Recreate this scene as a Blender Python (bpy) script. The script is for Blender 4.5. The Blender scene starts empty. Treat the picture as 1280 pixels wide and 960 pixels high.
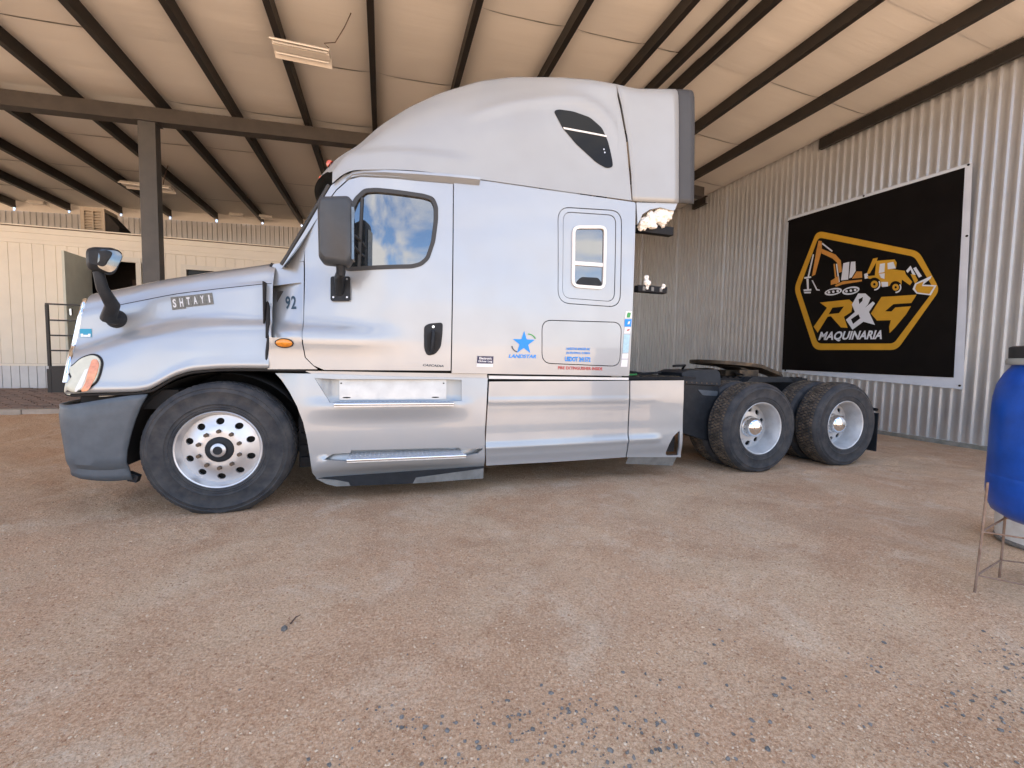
import bpy, bmesh, math, random
import numpy as np
from mathutils import Vector, Matrix, noise
from mathutils.bvhtree import BVHTree
from mathutils.geometry import delaunay_2d_cdt

random.seed(7)
SC = bpy.context.scene
COL = SC.collection
R_ = math.radians
PI = math.pi

# ------------------------------------------------------------------ camera
# surveyed from the photograph: front axle of the truck = origin, X along the
# truck towards its tail, Y away from the camera, Z up, metres.
CAM_F, CAM_YAW, CAM_PITCH, CAM_ROLL = 528.49, 0.2960, 0.0610, -0.0182
CAM_POS = Vector((1.198, -3.6845, 1.2325))


def cam_basis():
    y, p, r = CAM_YAW, CAM_PITCH, CAM_ROLL
    f = Vector((math.sin(y) * math.cos(p), math.cos(y) * math.cos(p), -math.sin(p)))
    rt = Vector((math.cos(y), -math.sin(y), 0))
    up = rt.cross(f)
    c, s = math.cos(r), math.sin(r)
    return c * rt - s * up, c * up + s * rt, f


CR, CU, CF = cam_basis()
cam = bpy.data.cameras.new("camera")
cam.sensor_width = 36.0
cam.lens = 36.0 * CAM_F / 1280.0
cam.clip_start, cam.clip_end = 0.05, 2000
camo = bpy.data.objects.new("camera", cam)
COL.objects.link(camo)
camo.matrix_world = Matrix(((CR.x, CU.x, -CF.x, CAM_POS.x), (CR.y, CU.y, -CF.y, CAM_POS.y),
                            (CR.z, CU.z, -CF.z, CAM_POS.z), (0, 0, 0, 1)))
SC.camera = camo


def survey(px, py, axis, val):
    """photo measurement (1280x960) -> point of the plane axis=val"""
    d = CF + CR * ((px - 640) / CAM_F) - CU * ((py - 480) / CAM_F)
    t = (val - CAM_POS[axis]) / d[axis]
    return CAM_POS + d * t


def sv(px, py, yfun):
    """photo measurement -> (x,z) on the truck skin y=yfun(x,z)"""
    y = 0.05
    for _ in range(8):
        p = survey(px, py, 1, y)
        y = yfun(p.x, p.z)
    return (p.x, p.z)


# ------------------------------------------------------------------ sky, sun
SUN_EL, SUN_AZ = R_(66), R_(-14)      # the sun stands behind the building
world = bpy.data.worlds.new("World")
SC.world = world
world.use_nodes = True
wn, wl = world.node_tree.nodes, world.node_tree.links
wn.clear()
w_out = wn.new("ShaderNodeOutputWorld")
w_bg = wn.new("ShaderNodeBackground")
w_bg.inputs[1].default_value = 0.12
w_sky = wn.new("ShaderNodeTexSky")
w_sky.sky_type = 'NISHITA'
w_sky.sun_disc = False
w_sky.sun_elevation = SUN_EL
w_sky.sun_rotation = SUN_AZ
w_sky.dust_density = 0.2
w_sky.ozone_density = 4.5
w_tc = wn.new("ShaderNodeTexCoord")
w_mp = wn.new("ShaderNodeMapping")
w_mp.inputs['Scale'].default_value = (1.0, 1.0, 2.2)
w_mp.inputs['Location'].default_value = (1.25, 0.1, 0.43)
w_nz = wn.new("ShaderNodeTexNoise")
w_nz.inputs['Scale'].default_value = 2.1
w_nz.inputs['Detail'].default_value = 9
w_nz.inputs['Roughness'].default_value = 0.55
w_nz.inputs['Distortion'].default_value = 0.25
w_rp = wn.new("ShaderNodeValToRGB")
w_rp.color_ramp.elements[0].position = 0.47
w_rp.color_ramp.elements[1].position = 0.60
w_mx = wn.new("ShaderNodeMix")
w_mx.data_type = 'RGBA'
w_mx.inputs['B'].default_value = (4.9, 4.8, 4.7, 1)
wl.new(w_tc.outputs['Generated'], w_mp.inputs['Vector'])
wl.new(w_mp.outputs[0], w_nz.inputs['Vector'])
# thicker cover towards the horizon
w_sx = wn.new("ShaderNodeSeparateXYZ")
w_m1 = wn.new("ShaderNodeMath")
w_m1.operation = 'MULTIPLY_ADD'
w_m1.inputs[1].default_value = -0.55
w_m1.inputs[2].default_value = 0.125
w_m2 = wn.new("ShaderNodeMath")
w_m2.operation = 'ADD'
w_m3 = wn.new("ShaderNodeMath")
w_m3.operation = 'MAXIMUM'
w_m3.inputs[1].default_value = 0.0
wl.new(w_tc.outputs['Generated'], w_sx.inputs[0])
wl.new(w_sx.outputs['Z'], w_m1.inputs[0])
wl.new(w_m1.outputs[0], w_m3.inputs[0])
wl.new(w_m3.outputs[0], w_m2.inputs[0])
wl.new(w_nz.outputs[0], w_m2.inputs[1])
wl.new(w_m2.outputs[0], w_rp.inputs[0])
wl.new(w_rp.outputs[0], w_mx.inputs['Factor'])
wl.new(w_sky.outputs[0], w_mx.inputs['A'])
wl.new(w_mx.outputs['Result'], w_bg.inputs[0])
wl.new(w_bg.outputs[0], w_out.inputs[0])

sun = bpy.data.lights.new("sun", 'SUN')
sun.energy = 4.8
sun.angle = R_(0.5)
sun.color = (1.0, 0.95, 0.88)
suno = bpy.data.objects.new("sun", sun)
COL.objects.link(suno)
_sd = Vector((math.sin(SUN_AZ) * math.cos(SUN_EL), math.cos(SUN_AZ) * math.cos(SUN_EL), math.sin(SUN_EL)))
suno.rotation_euler = _sd.to_track_quat('Z', 'Y').to_euler()

SC.view_settings.view_transform = 'Standard'
SC.view_settings.look = 'None'
SC.view_settings.exposure = 2.05
SC.view_settings.gamma = 1.0
SC.render.engine = 'CYCLES'
SC.cycles.use_denoising = True
SC.cycles.max_bounces = 8
SC.cycles.diffuse_bounces = 5
SC.cycles.glossy_bounces = 4
SC.cycles.sample_clamp_indirect = 4.0
SC.cycles.caustics_reflective = False
SC.cycles.caustics_refractive = False


# ------------------------------------------------------------------ materials
def new_mat(name):
    m = bpy.data.materials.new(name)
    m.use_nodes = True
    n = m.node_tree.nodes
    return m, n, m.node_tree.links, n["Principled BSDF"]


def mat(name, col, rough=0.5, metal=0.0, coat=0.0, vary=0.0, vscale=6.0, bump=0.0, bscale=60.0,
        col2=None, ior=None, emit=None, rvary=0.0):
    m, n, l, b = new_mat(name)
    b.inputs['Base Color'].default_value = (*col, 1)
    b.inputs['Roughness'].default_value = rough
    b.inputs['Metallic'].default_value = metal
    b.inputs['Coat Weight'].default_value = coat
    b.inputs['Coat Roughness'].default_value = 0.04
    if ior:
        b.inputs['IOR'].default_value = ior
    geo = n.new("ShaderNodeNewGeometry")
    if vary > 0 or col2 or rvary:
        nz = n.new("ShaderNodeTexNoise")
        nz.inputs['Scale'].default_value = vscale
        nz.inputs['Detail'].default_value = 7
        nz.inputs['Roughness'].default_value = 0.62
        l.new(geo.outputs['Position'], nz.inputs['Vector'])
        rp = n.new("ShaderNodeMapRange")
        rp.inputs[1].default_value, rp.inputs[2].default_value = 0.35, 0.68
        l.new(nz.outputs[0], rp.inputs[0])
        if vary > 0 or col2:
            mx = n.new("ShaderNodeMix")
            mx.data_type = 'RGBA'
            c2 = col2 or tuple(c * (1 - vary) for c in col)
            mx.inputs['A'].default_value = (*col, 1)
            mx.inputs['B'].default_value = (*c2, 1)
            l.new(rp.outputs[0], mx.inputs['Factor'])
            l.new(mx.outputs['Result'], b.inputs['Base Color'])
        if rvary:
            mr = n.new("ShaderNodeMapRange")
            mr.inputs[3].default_value, mr.inputs[4].default_value = max(0, rough - rvary), min(1, rough + rvary)
            l.new(rp.outputs[0], mr.inputs[0])
            l.new(mr.outputs[0], b.inputs['Roughness'])
    if bump > 0:
        nb = n.new("ShaderNodeTexNoise")
        nb.inputs['Scale'].default_value = bscale
        nb.inputs['Detail'].default_value = 5
        l.new(geo.outputs['Position'], nb.inputs['Vector'])
        bp = n.new("ShaderNodeBump")
        bp.inputs['Strength'].default_value = bump
        bp.inputs['Distance'].default_value = 0.01
        l.new(nb.outputs[0], bp.inputs['Height'])
        l.new(bp.outputs[0], b.inputs['Normal'])
    return m


def ground_mat():
    m, n, l, b = new_mat("dirt")
    geo = n.new("ShaderNodeNewGeometry")

    def nz(scale, detail=8, rough=0.6, dist=0.0):
        t = n.new("ShaderNodeTexNoise")
        t.inputs['Scale'].default_value = scale
        t.inputs['Detail'].default_value = detail
        t.inputs['Roughness'].default_value = rough
        t.inputs['Distortion'].default_value = dist
        l.new(geo.outputs['Position'], t.inputs['Vector'])
        return t

    def rng(src, a, c):
        r = n.new("ShaderNodeMapRange")
        r.inputs[1].default_value, r.inputs[2].default_value = a, c
        l.new(src.outputs[0], r.inputs[0])
        return r

    def mix(fac, a, c):
        x = n.new("ShaderNodeMix")
        x.data_type = 'RGBA'
        l.new(fac.outputs[0], x.inputs['Factor'])
        for s, v in (('A', a), ('B', c)):
            if isinstance(v, tuple):
                x.inputs[s].default_value = (*v, 1)
            else:
                l.new(v.outputs['Result'], x.inputs[s])
        return x
    big = rng(nz(0.75, 6, 0.6, 0.4), 0.40, 0.62)
    base = mix(big, (0.56, 0.315, 0.180), (0.62, 0.44, 0.285))
    pale = rng(nz(1.9, 10, 0.78, 0.6), 0.51, 0.66)
    base = mix(pale, base, (0.72, 0.575, 0.43))
    redp = rng(nz(1.3, 9, 0.70, 0.4), 0.50, 0.63)
    base = mix(redp, base, (0.46, 0.25, 0.135))
    grain = rng(nz(90, 8, 0.85), 0.42, 0.58)
    dk = mix(grain, (0.30, 0.18, 0.10), (0.84, 0.635, 0.445))
    x = n.new("ShaderNodeMix")
    x.data_type = 'RGBA'
    x.inputs['Factor'].default_value = 0.5
    l.new(base.outputs['Result'], x.inputs['A'])
    l.new(dk.outputs['Result'], x.inputs['B'])
    spk = rng(nz(240, 2, 0.5), 0.66, 0.74)
    x2 = mix(spk, x, (0.78, 0.70, 0.60))
    l.new(x2.outputs['Result'], b.inputs['Base Color'])
    b.inputs['Roughness'].default_value = 0.95
    b.inputs['Specular IOR Level'].default_value = 0.2
    v = n.new("ShaderNodeTexVoronoi")
    v.inputs['Scale'].default_value = 70
    l.new(geo.outputs['Position'], v.inputs['Vector'])
    b1 = n.new("ShaderNodeBump")
    b1.inputs['Strength'].default_value = 1.0
    b1.inputs['Distance'].default_value = 0.012
    l.new(nz(55, 7, 0.72).outputs[0], b1.inputs['Height'])
    b2 = n.new("ShaderNodeBump")
    b2.inputs['Strength'].default_value = 0.35
    b2.inputs['Distance'].default_value = 0.006
    b2.invert = True
    l.new(v.outputs['Distance'], b2.inputs['Height'])
    l.new(b1.outputs[0], b2.inputs['Normal'])
    b3 = n.new("ShaderNodeBump")
    b3.inputs['Strength'].default_value = 0.5
    b3.inputs['Distance'].default_value = 0.05
    l.new(nz(7, 6, 0.6).outputs[0], b3.inputs['Height'])
    l.new(b2.outputs[0], b3.inputs['Normal'])
    l.new(b3.outputs[0], b.inputs['Normal'])
    return m


def paint_mat(name, col, metal, rough, coat):
    """silver paint: fine flake sparkle and a thin film of dust"""
    m, n, l, b = new_mat(name)
    geo = n.new("ShaderNodeNewGeometry")
    fl = n.new("ShaderNodeTexNoise")
    fl.inputs['Scale'].default_value = 3.5
    fl.inputs['Detail'].default_value = 6
    l.new(geo.outputs['Position'], fl.inputs['Vector'])
    mr = n.new("ShaderNodeMapRange")
    mr.inputs[1].default_value, mr.inputs[2].default_value = 0.35, 0.7
    mr.inputs[3].default_value, mr.inputs[4].default_value = rough - 0.03, rough + 0.06
    l.new(fl.outputs[0], mr.inputs[0])
    l.new(mr.outputs[0], b.inputs['Roughness'])
    mx = n.new("ShaderNodeMix")
    mx.data_type = 'RGBA'
    mx.inputs['A'].default_value = (*col, 1)
    mx.inputs['B'].default_value = (*[c * 0.9 for c in col], 1)
    l.new(fl.outputs[0], mx.inputs['Factor'])
    l.new(mx.outputs['Result'], b.inputs['Base Color'])
    b.inputs['Metallic'].default_value = metal
    b.inputs['Coat Weight'].default_value = coat
    b.inputs['Coat Roughness'].default_value = 0.03
    b.inputs['Coat IOR'].default_value = 1.55
    wv = n.new("ShaderNodeTexNoise")
    wv.inputs['Scale'].default_value = 1.6
    wv.inputs['Detail'].default_value = 2
    l.new(geo.outputs['Position'], wv.inputs['Vector'])
    bp = n.new("ShaderNodeBump")
    bp.inputs['Strength'].default_value = 0.10
    bp.inputs['Distance'].default_value = 0.03
    l.new(wv.outputs[0], bp.inputs['Height'])
    l.new(bp.outputs[0], b.inputs['Normal'])
    l.new(bp.outputs[0], b.inputs['Coat Normal'])
    return m


def vinyl_mat():
    m, n, l, b = new_mat("insulation_vinyl")
    geo = n.new("ShaderNodeNewGeometry")
    mp = n.new("ShaderNodeMapping")
    mp.inputs['Scale'].default_value = (0.7, 9.0, 1.0)     # creases run along X, across the purlins
    l.new(geo.outputs['Position'], mp.inputs['Vector'])
    a = n.new("ShaderNodeTexNoise")
    a.inputs['Scale'].default_value = 1.3
    a.inputs['Detail'].default_value = 5
    a.inputs['Distortion'].default_value = 0.9
    l.new(mp.outputs[0], a.inputs['Vector'])
    mx = n.new("ShaderNodeMix")
    mx.data_type = 'RGBA'
    mx.inputs['A'].default_value = (0.81, 0.79, 0.75, 1)
    mx.inputs['B'].default_value = (0.86, 0.84, 0.80, 1)
    c = n.new("ShaderNodeTexNoise")
    c.inputs['Scale'].default_value = 0.6
    l.new(geo.outputs['Position'], c.inputs['Vector'])
    l.new(c.outputs[0], mx.inputs['Factor'])
    l.new(mx.outputs['Result'], b.inputs['Base Color'])
    b.inputs['Roughness'].default_value = 0.55
    bp = n.new("ShaderNodeBump")
    bp.inputs['Strength'].default_value = 0.11
    bp.inputs['Distance'].default_value = 0.03
    l.new(a.outputs[0], bp.inputs['Height'])
    l.new(bp.outputs[0], b.inputs['Normal'])
    return m


M = dict(
    dirt=ground_mat(),
    paint=paint_mat("silver_paint", (0.395, 0.428, 0.46), 0.42, 0.36, 0.75),
    fairing=paint_mat("pale_silver_paint", (0.35, 0.375, 0.39), 0.2, 0.42, 0.15),
    paint_dark=mat("gap_black", (0.012, 0.012, 0.013), 0.8),
    mirror_shell=mat("dark_grey_shell", (0.042, 0.050, 0.060), 0.5, vary=0.2, vscale=9, bump=0.06, bscale=300),
    plastic=mat("grey_plastic", (0.088, 0.108, 0.13), 0.48, vary=0.25, vscale=9, bump=0.06, bscale=300),
    black_plastic=mat("black_plastic", (0.028, 0.032, 0.038), 0.45, vary=0.3, vscale=14, bump=0.05, bscale=260),
    rubber=mat("rubber", (0.030, 0.034, 0.041), 0.55, col2=(0.070, 0.069, 0.070), vscale=9, bump=0.08, bscale=90),
    mud=mat("muddy_rubber", (0.050, 0.045, 0.040), 0.9, col2=(0.20, 0.16, 0.12), vscale=14, bump=0.5, bscale=120),
    alu=mat("polished_aluminium", (0.64, 0.65, 0.67), 0.42, 0.75, vary=0.06, vscale=10, rvary=0.04),
    rim=mat("white_steel_rim", (0.62, 0.64, 0.66), 0.38, 0.35, vary=0.2, vscale=9),
    chrome=mat("chrome", (0.86, 0.87, 0.88), 0.09, 1.0),
    nut=mat("rusty_nut", (0.16, 0.12, 0.09), 0.6, 0.6, vary=0.5, vscale=60),
    glass=mat("tinted_glass", (0.012, 0.016, 0.02), 0.015, 0.0, ior=2.9),
    darkglass=mat("dark_glass", (0.010, 0.011, 0.013), 0.10, 0.0, ior=1.28),
    mirror=mat("mirror_glass", (0.20, 0.21, 0.22), 0.10, 1.0, vary=0.3, vscale=25),
    lens=mat("headlight_lens", (0.62, 0.63, 0.52), 0.42, 0.0, coat=0.4, vary=0.22, vscale=10),
    amber=mat("amber_lens", (0.85, 0.30, 0.02), 0.2, coat=1.0, vary=0.35, vscale=60),
    coral=mat("faded_amber_lens", (0.80, 0.33, 0.17), 0.25, coat=0.8, vary=0.3, vscale=30),
    redlamp=mat("red_marker_lens", (0.55, 0.10, 0.06), 0.25, coat=1.0),
    seal=mat("window_seal", (0.03, 0.032, 0.034), 0.55),
    white=mat("white_trim", (0.78, 0.79, 0.78), 0.35, vary=0.1),
    foam=mat("torn_white_foam", (0.84, 0.83, 0.79), 0.95, bump=0.6, bscale=60),
    steel_black=mat("black_frame_steel", (0.018, 0.02, 0.024), 0.55, vary=0.4, vscale=8, bump=0.1, bscale=70),
    greasy=mat("greasy_steel", (0.035, 0.03, 0.026), 0.5, 0.5, col2=(0.13, 0.095, 0.06), vscale=11, bump=0.35, bscale=50),
    galv_plate=mat("bright_galvanised_plate", (0.50, 0.54, 0.58), 0.34, 0.7, vary=0.12, vscale=9, rvary=0.05),
    tread_plate=mat("aluminium_tread", (0.74, 0.76, 0.78), 0.42, 0.6, vary=0.12, vscale=40, bump=0.2, bscale=110),
    flap=mat("grey_rubber_flap", (0.20, 0.205, 0.20), 0.75, vary=0.35, vscale=12),
    edge=mat("extender_rubber", (0.050, 0.053, 0.058), 0.6, vary=0.1),
    blue=mat("decal_blue", (0.0, 0.27, 0.85), 0.4),
    navy=mat("decal_navy", (0.022, 0.022, 0.075), 0.4),
    decal_white=mat("decal_white", (0.78, 0.80, 0.82), 0.45),
    red=mat("decal_red", (0.50, 0.07, 0.07), 0.5),
    green=mat("decal_green", (0.06, 0.33, 0.10), 0.5),
    paleblue=mat("decal_pale_blue", (0.45, 0.70, 0.82), 0.4, vary=0.2, vscale=40),
    ink=mat("decal_dark", (0.02, 0.05, 0.08), 0.5),
    teal=mat("decal_teal", (0.02, 0.28, 0.45), 0.4),
    tile=mat("letter_tile", (0.17, 0.165, 0.145), 0.45, 0.3, vary=0.35, vscale=60),
    tilechar=mat("letter_silver", (0.60, 0.58, 0.56), 0.35, 0.4),
    purlin=mat("brown_primer_steel", (0.010, 0.009, 0.008), 0.5, col2=(0.022, 0.016, 0.012), vscale=3, bump=0.05),
    beam=mat("grey_brown_steel", (0.046, 0.041, 0.038), 0.55, col2=(0.066, 0.058, 0.052), vscale=4, bump=0.05),
    post=mat("grey_post_steel", (0.060, 0.061, 0.064), 0.5, col2=(0.085, 0.083, 0.081), vscale=3),
    galv=mat("galvanised_sheet", (0.70, 0.715, 0.725), 0.34, 0.68, col2=(0.64, 0.655, 0.665), vscale=2.5, rvary=0.03),
    vinyl=vinyl_mat(),
    roofsheet=mat("roof_sheet", (0.5, 0.5, 0.5), 0.5),
    concrete=mat("concrete", (0.30, 0.29, 0.26), 0.9, col2=(0.16, 0.165, 0.14), vscale=8, bump=0.4, bscale=60),
    cream=mat("cream_siding", (0.81, 0.77, 0.67), 0.65, vary=0.06, vscale=2.5, bump=0.08, bscale=30),
    creamtrim=mat("white_trim_board", (0.76, 0.74, 0.66), 0.6, vary=0.08),
    skirting=mat("skirting_sheet", (0.62, 0.64, 0.66), 0.5, vary=0.12, vscale=4),
    doorgrey=mat("grey_green_door", (0.62, 0.65, 0.58), 0.55, vary=0.1),
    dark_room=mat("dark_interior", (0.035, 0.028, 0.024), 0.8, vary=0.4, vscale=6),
    shelf=mat("brown_shelf", (0.12, 0.08, 0.055), 0.7, vary=0.4),
    railing=mat("black_railing", (0.022, 0.02, 0.02), 0.5),
    brick=mat("paving_brick", (0.27, 0.18, 0.14), 0.9, col2=(0.20, 0.15, 0.125), vscale=4, bump=0.4, bscale=70),
    kerb=mat("kerb_concrete", (0.46, 0.40, 0.34), 0.9, vary=0.25, bump=0.3),
    hvac=mat("beige_cooler", (0.55, 0.46, 0.35), 0.6, vary=0.15),
    lightbody=mat("white_enamel", (0.80, 0.76, 0.70), 0.35, vary=0.08),
    tube=mat("fluorescent_tube", (0.85, 0.85, 0.83), 0.2),
    cable=mat("brown_cable", (0.07, 0.04, 0.028), 0.6),
    banner_black=mat("banner_black", (0.008, 0.007, 0.007), 0.36, vary=0.3, vscale=3, bump=0.25, bscale=2.2),
    banner_white=mat("banner_white", (0.66, 0.72, 0.80), 0.5, vary=0.1, vscale=3, bump=0.12, bscale=6),
    gold=mat("print_gold", (0.62, 0.34, 0.025), 0.5, vary=0.12, vscale=5),
    orange=mat("print_orange", (0.62, 0.29, 0.06), 0.5, vary=0.15, vscale=8),
    print_white=mat("print_white", (0.68, 0.73, 0.80), 0.5),
    barrel=mat("blue_plastic", (0.003, 0.075, 0.45), 0.34, vary=0.3, vscale=9, bump=0.05, bscale=18),
    ring=mat("grey_ring", (0.42, 0.44, 0.42), 0.4, 0.3, vary=0.2),
    lid=mat("black_lid", (0.018, 0.018, 0.02), 0.5),
    rebar=mat("rusty_rebar", (0.20, 0.12, 0.08), 0.85, col2=(0.30, 0.22, 0.17), vscale=30, bump=0.5, bscale=160),
    stone_red=mat("reddish_gravel", (0.42, 0.255, 0.155), 0.9, col2=(0.30, 0.17, 0.10), vscale=45),
    bucket=mat("dirty_white_bucket", (0.76, 0.77, 0.76), 0.5, col2=(0.55, 0.53, 0.50), vscale=10),
    stone_dark=mat("dark_crushed_stone", (0.11, 0.107, 0.10), 0.85, col2=(0.26, 0.25, 0.235), vscale=30),
    stone_pale=mat("pale_gravel", (0.70, 0.56, 0.41), 0.9, col2=(0.46, 0.31, 0.20), vscale=45),
)


for _k in ('stone_dark', 'stone_pale', 'stone_red', 'mud', 'rubber', 'black_plastic', 'steel_black', 'banner_black'):
    M[_k].node_tree.nodes['Principled BSDF'].inputs['Specular IOR Level'].default_value = 0.15


# ------------------------------------------------------------------ mesh helpers
def link(name, me, m=None, parent=None):
    o = bpy.data.objects.new(name, me)
    COL.objects.link(o)
    if m is not None:
        me.materials.append(m)
    if parent is not None:
        o.parent = parent
    return o


def from_data(name, vs, fs, m=None, parent=None, smooth=False):
    me = bpy.data.meshes.new(name)
    me.from_pydata([tuple(v) for v in vs], [], fs)
    me.update()
    if smooth:
        me.polygons.foreach_set("use_smooth", [True] * len(me.polygons))
    return link(name, me, m, parent)


def from_bm(name, bm, m=None, parent=None, smooth=None):
    bmesh.ops.recalc_face_normals(bm, faces=bm.faces)
    me = bpy.data.meshes.new(name)
    bm.to_mesh(me)
    bm.free()
    if smooth:
        me.polygons.foreach_set("use_smooth", [True] * len(me.polygons))
        me.set_sharp_from_angle(angle=R_(smooth if smooth is not True else 40))
    return link(name, me, m, parent)


def thing(name, label, cat, loc=(0, 0, 0), group=None):
    o = bpy.data.objects.new(name, None)
    COL.objects.link(o)
    o.location = loc
    o.empty_display_size = 0.2
    return tag(o, label, cat, group)


def tag(o, label=None, cat=None, group=None, kind=None):
    if label:
        o['label'] = label
    if cat:
        o['category'] = cat
    if group:
        o['group'] = group
    if kind:
        o['kind'] = kind
    return o


def bx(bm, x0, x1, y0, y1, z0, z1, bev=0.0):
    g = bmesh.ops.create_cube(bm, size=1.0, matrix=Matrix.Translation(((x0 + x1) / 2, (y0 + y1) / 2, (z0 + z1) / 2))
                              @ Matrix.Diagonal((x1 - x0, y1 - y0, z1 - z0, 1)))
    if bev > 0:
        es = list({e for v in g['verts'] for e in v.link_edges})
        bmesh.ops.bevel(bm, geom=es, offset=bev, segments=2, affect='EDGES', profile=0.6)


def box(name, x0, x1, y0, y1, z0, z1, m, parent=None, bev=0.0):
    bm = bmesh.new()
    bx(bm, x0, x1, y0, y1, z0, z1, bev)
    return from_bm(name, bm, m, parent, smooth=30 if bev else None)


def tube_bm(bm, pts, r, n=8, cap=True):
    pts = [Vector(p) for p in pts]
    rs = r if isinstance(r, (list, tuple)) else [r] * len(pts)
    rings = []
    prev = None
    for i, p in enumerate(pts):
        t = (pts[min(i + 1, len(pts) - 1)] - pts[max(i - 1, 0)]).normalized()
        a = prev if prev is not None else (Vector((0, 0, 1)) if abs(t.z) < 0.9 else Vector((1, 0, 0)))
        u = (a - t * a.dot(t)).normalized()
        prev = u
        w = t.cross(u)
        rings.append([bm.verts.new(p + (u * math.cos(k * 2 * PI / n) + w * math.sin(k * 2 * PI / n)) * rs[i]) for k in range(n)])
    for a, b in zip(rings, rings[1:]):
        for k in range(n):
            bm.faces.new((a[k], a[(k + 1) % n], b[(k + 1) % n], b[k]))
    if cap:
        bm.faces.new(rings[0][::-1])
        bm.faces.new(rings[-1])


def tube(name, pts, r, m, parent=None, n=8):
    bm = bmesh.new()
    tube_bm(bm, pts, r, n)
    return from_bm(name, bm, m, parent, smooth=50)


def lathe_bm(bm, prof, axis='z', n=48, centre=(0, 0, 0), close=False):
    """prof: (radius, along)"""
    c = Vector(centre)
    rings = []
    for r, h in prof:
        ring = []
        if r < 1e-6:
            v = Vector((0, 0, h)) if axis == 'z' else Vector((0, h, 0))
            ring = [bm.verts.new(c + v)] * n
        else:
            for k in range(n):
                a = 2 * PI * k / n
                v = Vector((r * math.cos(a), r * math.sin(a), h)) if axis == 'z' else Vector((r * math.cos(a), h, r * math.sin(a)))
                ring.append(bm.verts.new(c + v))
        rings.append(ring)
    pr = list(zip(rings, rings[1:]))
    if close:
        pr.append((rings[-1], rings[0]))
    for a, b in pr:
        for k in range(n):
            q = [a[k], a[(k + 1) % n], b[(k + 1) % n], b[k]]
            u = []
            for v in q:
                if v not in u:
                    u.append(v)
            if len(u) >= 3:
                try:
                    bm.faces.new(u)
                except ValueError:
                    pass


def lathe(name, prof, m, parent=None, axis='z', n=48, centre=(0, 0, 0), close=False, sm=35):
    bm = bmesh.new()
    lathe_bm(bm, prof, axis, n, centre, close)
    return from_bm(name, bm, m, parent, smooth=sm)


def round_poly(pts, r, n=5):
    out = []
    N = len(pts)
    for i in range(N):
        p0, p1, p2 = (Vector(pts[(i + d) % N]) for d in (-1, 0, 1))
        rr = r[i] if isinstance(r, (list, tuple)) else r
        d0, d1 = (p0 - p1), (p2 - p1)
        c = min(rr, d0.length * 0.48, d1.length * 0.48)
        if c < 1e-4:
            out.append(tuple(p1))
            continue
        a, b = p1 + d0.normalized() * c, p1 + d1.normalized() * c
        for k in range(n + 1):
            t = k / n
            out.append(tuple(a * (1 - t) ** 2 + p1 * 2 * t * (1 - t) + b * t * t))
    return out


def area(p):
    return 0.5 * sum(p[i][0] * p[(i + 1) % len(p)][1] - p[(i + 1) % len(p)][0] * p[i][1] for i in range(len(p)))


def ccw(p):
    return list(p) if area(p) > 0 else list(p)[::-1]


def inset(poly, d):
    """shrink a ccw polygon by d (grow when d<0)"""
    poly = ccw(poly)
    out = []
    N = len(poly)
    for i in range(N):
        p0, p1, p2 = (Vector(poly[(i + k) % N]) for k in (-1, 0, 1))
        a = (p1 - p0)
        b = (p2 - p1)
        if a.length < 1e-7 or b.length < 1e-7:
            continue
        na = Vector((-a.y, a.x)).normalized()
        nb = Vector((-b.y, b.x)).normalized()
        s = (na + nb)
        s = s / max(0.35, s.length_squared) * 2 if s.length_squared > 0 else na
        out.append(tuple(p1 + s * d))
    return out


def in_poly(x, z, poly):
    c = False
    j = len(poly) - 1
    for i in range(len(poly)):
        xi, zi = poly[i]
        xj, zj = poly[j]
        if (zi > z) != (zj > z) and x < (xj - xi) * (z - zi) / (zj - zi) + xi:
            c = not c
        j = i
    return c


def subdiv(poly, step):
    out = []
    for i in range(len(poly)):
        a, b = Vector(poly[i]), Vector(poly[(i + 1) % len(poly)])
        k = max(1, int(math.ceil((b - a).length / step)))
        for j in range(k):
            out.append(tuple(a + (b - a) * (j / k)))
    return out


def cdt(outer, holes=(), step=0.06):
    loops = [ccw(subdiv(outer, step))] + [ccw(subdiv(h, step)) for h in holes]
    pts, edges = [], []
    for lp in loops:
        o = len(pts)
        pts += [Vector(p) for p in lp]
        edges += [(o + i, o + (i + 1) % len(lp)) for i in range(len(lp))]
    xs = [p[0] for p in loops[0]]
    zs = [p[1] for p in loops[0]]
    allb = np.array([tuple(p) for p in pts])
    nx, nz_ = int((max(xs) - min(xs)) / step), int((max(zs) - min(zs)) / step)
    for i in range(1, nx + 1):
        for j in range(1, nz_ + 1):
            x = min(xs) + (i + (0.5 if j % 2 else 0)) * step
            z = min(zs) + j * step
            if in_poly(x, z, loops[0]) and not any(in_poly(x, z, h) for h in loops[1:]):
                if ((allb[:, 0] - x) ** 2 + (allb[:, 1] - z) ** 2).min() > (0.45 * step) ** 2:
                    pts.append(Vector((x, z)))
    r = delaunay_2d_cdt(pts, edges, [], 1 if not holes else 2, 1e-6)
    vs, fs = r[0], r[2]
    keep = []
    for f in fs:
        cx = sum(vs[i][0] for i in f) / len(f)
        cz = sum(vs[i][1] for i in f) / len(f)
        if in_poly(cx, cz, loops[0]) and not any(in_poly(cx, cz, h) for h in loops[1:]):
            keep.append(list(f))
    return vs, keep


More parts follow.
